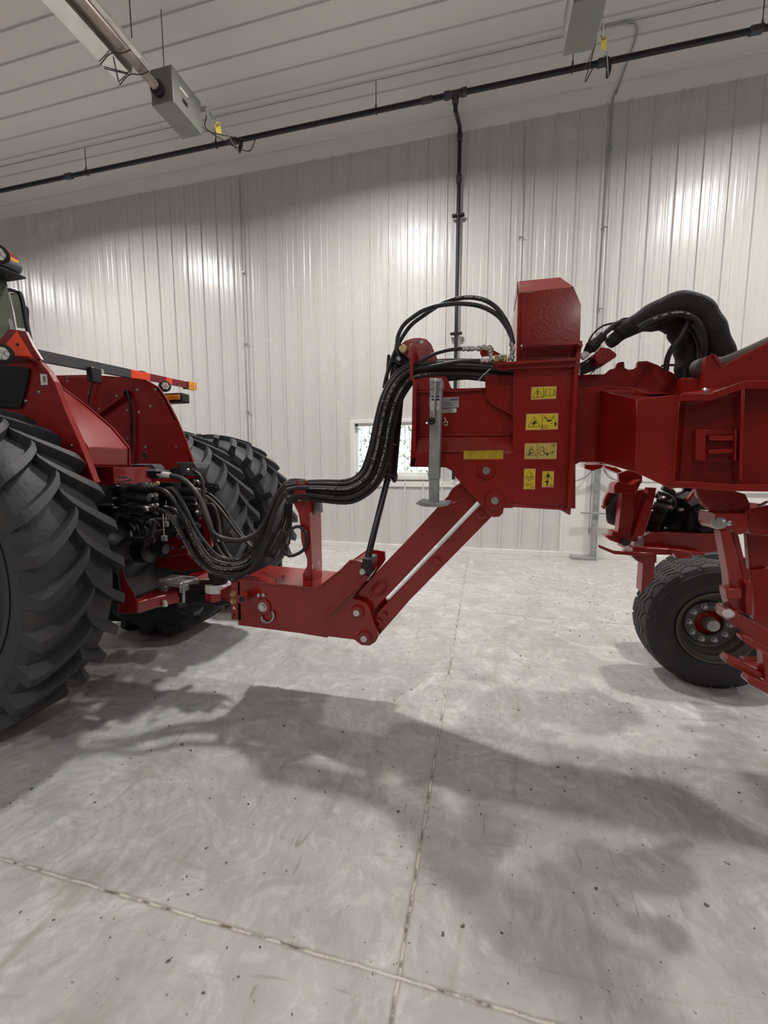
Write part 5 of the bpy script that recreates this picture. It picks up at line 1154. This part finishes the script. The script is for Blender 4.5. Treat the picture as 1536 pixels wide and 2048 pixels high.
# ================================================================ RUNNING GEAR
C7=lambda pts: tr(pts,4.18,1170,930)
def pwheel_bm(R,rr,hw):
    bm=BM(); n=396; prof=[]
    ys=[-hw,-hw*.97,-hw*.9]+[-hw*.85+hw*1.7*i/50 for i in range(51)]+[hw*.9,hw*.97,hw]
    def rad(y,th):
        a=abs(y)/hw; r=R-.018*a**3-(.03 if a>.95 else .012 if a>.88 else 0)
        if a>.88: return r
        # four zigzag grooves
        k=th*n/(2*PI)
        zz=abs((th*22/PI)%2-1)-.5
        g=0
        for c in (-.5,-.17,.17,.5):
            if abs(y/hw-c-zz*.24)<.04: g=1
        if a>.62:
            ph=(th*22/PI+ (0 if y<0 else 1))%2
            if abs(ph-1.0-(a-.62)*.5)<.13: g=1
        return r-.013*g
    rings=[]
    rings.append([bm.verts.new((rr*math.cos(2*PI*i/n),-hw*.75,rr*math.sin(2*PI*i/n))) for i in range(n)])
    for (r,y) in ((rr+.02,-hw*.9),(rr+(R-rr)*.4,-hw*1.1),(R-.07,-hw*1.09),(R-.045,-hw*1.04)): rings.append([bm.verts.new((r*math.cos(2*PI*i/n),y,r*math.sin(2*PI*i/n))) for i in range(n)])
    for y in ys: rings.append([bm.verts.new((rad(y,2*PI*i/n)*math.cos(2*PI*i/n),y,rad(y,2*PI*i/n)*math.sin(2*PI*i/n))) for i in range(n)])
    for (r,y) in ((R-.07,hw*1.09),(rr+(R-rr)*.4,hw*1.1),(rr+.02,hw*.9),(rr,hw*.75)): rings.append([bm.verts.new((r*math.cos(2*PI*i/n),y,r*math.sin(2*PI*i/n))) for i in range(n)])
    for A_,B_ in zip(rings[:-1],rings[1:]):
        for i in range(n): bm.faces.new((A_[i],A_[(i+1)%n],B_[(i+1)%n],B_[i]))
    return bm
RP=.435; cw=PY(1432,1262,3.04)
def pwheel(loc,proto=None):
    w=bpy.data.objects.new('wheel',None); COL.objects.link(w); w.parent=pl; w.location=Vector(loc)-ROOTLOC[pl.name]
    if proto is None:
        a=link('tyre',pwheel_bm(RP,.235,.155),'ptire',smooth=True,ang=.5)
        b=link('rim',a_lathe(BM(),[(.238,-.125),(.246,-.135),(.246,-.142),(.232,-.142),(.222,-.125),(.205,-.11),(.20,-.075),(.185,-.06),(.175,-.03),(.155,-.02),(.15,-.035),(.09,-.04),(.09,.06),(.16,.1),(.21,.13),(.238,.13)],(0,0,0),(0,1,0),56,caps=False),'rust',smooth=True,ang=.6)
        c=link('hub',a_lathe(BM(),[(.088,.05),(.088,.0),(.06,-.01),(.045,-.03),(.001,-.03)],(0,0,0),(0,1,0),32),'red',smooth=True,ang=.6)
        d=link('hub_cap',a_lathe(BM(),[(.045,-.02),(.045,-.08),(.038,-.095),(.001,-.10)],(0,0,0),(0,1,0),24),'galv',smooth=True,ang=.6)
        ch=[a,b,c,d]
        for k in range(10):
            t=2*PI*k/10; bm=BM(); a_bolt(bm,(.122*math.cos(t),-.037,.122*math.sin(t)),(0,-1,0),.013,.022); ch.append(link('wheel_nut',bm,'galv'))
    else: ch=[q.copy() for q in proto]; [COL.objects.link(q) for q in ch]
    for q in ch: q.parent=w; q.location=(0,0,0)
    return ch
cz=RP-.006; cX=PY(1437,1262,3.06).x
pcw=pwheel((cX,3.06+.155,cz)); pwheel((cX+.22,3.06+.60,cz),pcw)
# dim frame over the wheels
D=lambda name,pts,Y,t,**k: Q(name,a_py(BM(),C7(pts),Y,t),k.pop('m','red'),bevel=.004,**k)
D('frame_crossbeam',[(490,600),(560,560),(1150,575),(1150,720),(1010,735),(500,690)],2.85,.18)
D('frame_crossbeam',[(400,690),(520,690),(740,705),(1010,735),(1000,760),(400,745)],2.75,.3)
D('beam_block',[(385,755),(600,745),(600,820),(480,825),(430,800)],2.8,.2)
D('wheel_arm',[(490,790),(590,770),(575,960),(480,1070),(470,1060)],2.95,.1)
D('arm_hook',[(720,705),(820,715),(900,740),(900,780),(770,785)],2.7,.05)
D('upright_link',[(310,230),(425,200),(400,620),(375,680),(330,640),(275,600)],2.75,.08)
D('upright_link',[(430,215),(520,200),(480,430),(440,640),(380,640),(345,460)],2.85,.12)
D('upright_link',[(545,190),(600,190),(560,380),(492,590),(410,605),(470,420)],2.7,.08)
D('link_head',[(245,170),(275,140),(400,165),(470,120),(470,150),(440,210),(400,240),(245,240)],2.72,.12)
D('grey_red_gusset',[(280,70),(400,30),(480,30),(480,140),(430,200),(290,165)],2.9,.04)
D('left_hook',[(0,-10),(60,-25),(140,-20),(160,20),(60,50),(0,30)],3.3,.04)
D('hook_beam',[(150,0),(260,20),(330,60),(290,75),(180,30)],3.2,.1)
for dy in (0,.2):
    bm=a_hex(BM(),[PY(*p,2.62+dy) for p in C7([(110,665),(240,715),(420,730),(560,735),(560,755),(400,757),(240,745),(115,690)])],[PY(*p,2.68+dy) for p in C7([(110,665),(240,715),(420,730),(560,735),(560,755),(400,757),(240,745),(115,690)])]); Q('skid_blade',bm,'red',bevel=.003)
D('hinge_lug',[(165,590),(230,590),(230,555),(280,560),(330,620),(345,660),(310,665),(210,630)],2.7,.1)
Q('hinge_pin',a_cyl(BM(),PY(*C7([(335,648)])[0],2.66),PY(*C7([(335,648)])[0],2.74),.022,n=16),'iron',smooth=True)
# small muddy press wheel with scraper
c=PY(1236,1010,3.0); w_=Q('press_wheel',a_lathe(BM(),[(.08,-.06),(.125,-.05),(.135,-.03),(.14,0),(.135,.03),(.125,.05),(.08,.06)],c,(1,-.45,0),40),'dirt',smooth=True,ang=.8)
link('scraper_arm',a_py(BM(),C7([(225,200),(245,205),(215,260),(185,310),(170,370),(150,365),(160,300),(185,240)]),2.9,.04),'red',w_,bevel=.003)
link('scraper_bolt',a_cyl(BM(),PY(*C7([(135,345)])[0],2.9),PY(*C7([(200,350)])[0],2.9),.006,n=8),'steel',w_)
bm=BM(); a_ring(bm,c+Vector((.045,-.03,0)),(1,-.45,0),.1,.012); link('press_wheel_rim',bm,'iron',w_,smooth=True)
# knobbly closing wheels
def knob(px,py,R,ax,Y,n=14):
    c=PY(px,py,Y); ax=Vector(ax).normalized(); a,b=frame_of(ax); bm=BM(); a_lathe(bm,[(R*.5,-.03),(R*.86,-.03),(R*.9,0),(R*.86,.03),(R*.5,.03)],c,ax,36)
    for i in range(n):
        t=2*PI*i/n; d=a*math.cos(t)+b*math.sin(t); e=-a*math.sin(t)+b*math.cos(t); q0=c+d*R*.84; a_bar(bm,q0-ax*.04,q0+ax*.04+d*.015,.028,.05,d)
    return Q('closing_wheel',bm,'dirt')
knob(1322,1030,.16,(1,-.6,-.35),3.0); knob(1372,1036,.17,(1,.35,.35),3.0)
hose([(1316,985,2.9),(1335,990,2.9),(1347,1000,2.9),(1349,1012,2.9),(1340,1020,2.9)],.012); hose([(1310,990,2.95),(1325,1000,2.95),(1330,1020,2.95),(1320,1040,2.95)],.015); hose([(1325,975,2.92),(1345,985,2.92),(1342,1010,2.92)],.018,mt='black')
for (x,y) in ((1325,996),(1338,1015),(1288,997),(1360,1020)): Q('fitting',a_lathe(BM(),[(.008,-.015),(.013,0),(.008,.02)],PY(x,y,2.85),(.5,-1,.3),8),'steel',smooth=True)
D('scraper_arm',[(855,290),(895,240),(925,190),(932,240),(900,280),(875,315)],2.8,.03)
D('dark_plate',[(880,320),(980,330),(1130,430),(1140,560),(850,575)],2.9,.03,m='dblack')
# the rest of the folded wing, running on to the right
wg=Q('wing_toolbar',a_bar(BM(),(pb[0]+.25,pb[1]-.05,1.62),(5.6,-.15,1.62),.16,.3),'red',bevel=.006)
for k in range(5):
    x=1.75+k*.75; y=pb[1]-.12-(x-pb[0])*.33
    bm=BM(); a_bar(bm,(x,y-.1,1.55),(x+.05,y-.55,.95),.05,.14,Vector((1,0,0))); a_bar(bm,(x,y-.1,1.35),(x+.05,y-.55,.75),.05,.05,Vector((1,0,0))); u=Q('row_unit',bm,'red',bevel=.003)
    link('seed_hopper',a_hex(BM(),[Vector((x+i*.16,y-.5+j*.2,1.15)) for i,j in ((-.8,-.8),(.8,-.8),(.8,.8),(-.8,.8))],[Vector((x+i*.2,y-.5+j*.24,1.65)) for i,j in ((-1,-1),(1,-1),(1,1),(-1,1))]),'dblack',u,bevel=.02)
    link('opener_disc',a_lathe(BM(),[(.19,-.004),(.2,0),(.19,.004)],(x+.05,y-.6,.6),(1,.1,0),32),'iron',u)
    link('gauge_wheel',a_lathe(BM(),[(.12,-.05),(.19,-.05),(.2,0),(.19,.05),(.12,.05)],(x+.14,y-.72,.62),(1,.05,0),32),'dirt',u,smooth=True)
# near side swing linkage
YN=1.95
D('wing_gusset',[(928,180),(1160,190),(1345,245),(1385,330),(1380,402),(1120,425),(1060,390),(985,330),(940,260)],2.0,.03)
pvt=D('pivot_tube',[(1095,402),(1360,405),(1365,560),(1300,585),(1230,545),(1120,545),(1085,500)],YN,.14,)
link('pivot_cap',a_lathe(BM(),[(.026,-.02),(.026,.0),(.021,.006),(.001,.007)],PY(*C7([(1112,485)])[0],YN),(-.75,-.65,.05),28),'galv',pvt,smooth=True,ang=.5)
link('pivot_bolt',a_lathe(BM(),[(.012,0),(.012,.012),(.001,.014)],PY(*C7([(1197,485)])[0],YN),(0,-1,0),6),'steel',pvt)
D('pivot_block',[(1330,380),(1540,330),(1540,590),(1400,585),(1340,520)],YN+.03,.2)
D('swing_link',[(1135,548),(1225,550),(1270,760),(1330,960),(1345,1010),(1410,1010),(1420,1260),(1310,1250),(1220,1200),(1190,1100),(1215,1080),(1200,900)],YN,.06)
D('swing_link_rear',[(1222,552),(1280,560),(1350,860),(1385,890),(1385,965),(1325,972),(1275,760)],YN+.06,.05)
Q('link_stop',a_py(BM(),C7([(1183,1035),(1205,1030),(1310,1032),(1312,1115),(1250,1128),(1190,1125)]),YN-.05,.06),'red',bevel=.006)
Q('link_rib',a_py(BM(),C7([(1345,985),(1400,970),(1412,1260),(1350,1250)]),YN-.03,.04),'red',bevel=.006)
D('wing_side_plate',[(1355,560),(1540,560),(1540,860),(1378,880)],YN+.12,.03); D('wing_side_plate',[(1380,880),(1540,862),(1540,1400),(1410,1290)],YN+.10,.03)
lp_=D('lower_pivot',[(1200,1215),(1290,1215),(1290,1300),(1210,1300)],YN-.04,.1)
link('pivot_cap',a_lathe(BM(),[(.018,-.02),(.018,.0),(.014,.006),(.001,.007)],PY(*C7([(1190,1243)])[0],YN-.04),(-.75,-.65,.05),24),'lwhite',lp_,smooth=True,ang=.5)
D('sloping_beam',[(1200,1300),(1210,1255),(1290,1240),(1540,1390),(1540,1560),(1250,1340)],YN-.03,.1)
D('blade_arm',[(1310,1430),(1345,1430),(1540,1540),(1540,1610),(1480,1590),(1310,1460)],YN-.10,.04)
for (pts,Y) in (([(1180,1640),(1210,1603),(1290,1640),(1500,1745),(1500,1790),(1420,1770),(1195,1665)],YN-.25),([(1362,1808),(1392,1772),(1560,1850),(1560,1935),(1380,1835)],YN-.30)):
    P_=[PY(*p,Y) for p in C7(pts)]; Q('skid_blade',a_hex(BM(),P_,[v+Vector((0,.05,0)) for v in P_]),'red',bevel=.003)
D('blade_carrier',[(1490,1560),(1560,1600),(1560,1860),(1500,1800)],YN-.26,.04)
D('blade_web',[(1350,1650),(1540,1650),(1540,1790),(1500,1760)],YN-.1,.06)
D('cable_on_wing',[(1465,340),(1540,300),(1540,312),(1470,352)],YN-.02,.02,m='galv')
#@@TAIL
sky=bpy.data.worlds.new('sky'); SC.world=sky; sky.use_nodes=True
bg=sky.node_tree.nodes['Background']; bg.inputs[0].default_value=(.75,.88,1,1); bg.inputs[1].default_value=2.6
sun=bpy.data.lights.new('sun','SUN'); sun.energy=2.2; sun.angle=.02; so=bpy.data.objects.new('sun',sun); COL.objects.link(so); so.rotation_euler=(.75,0,.4); so.location=(0,12,9)
cam=bpy.data.cameras.new('camera'); co=bpy.data.objects.new('camera',cam); COL.objects.link(co)
cam.sensor_fit='VERTICAL'; cam.sensor_height=36; cam.sensor_width=27; cam.lens=FPX/2048*36; cam.clip_start=.05; cam.clip_end=200
rot=Matrix((Rt,Up,-Fw)).transposed(); co.matrix_world=Matrix.Translation(CAM)@rot.to_4x4()
SC.camera=co
vs=SC.view_settings; vs.view_transform='Standard'; vs.look='None'; vs.exposure=0.0; vs.gamma=1; vs.use_curve_mapping=False
SC.cycles.max_bounces=8; SC.cycles.diffuse_bounces=5; SC.cycles.glossy_bounces=4; SC.cycles.sample_clamp_indirect=6; SC.cycles.use_denoising=True
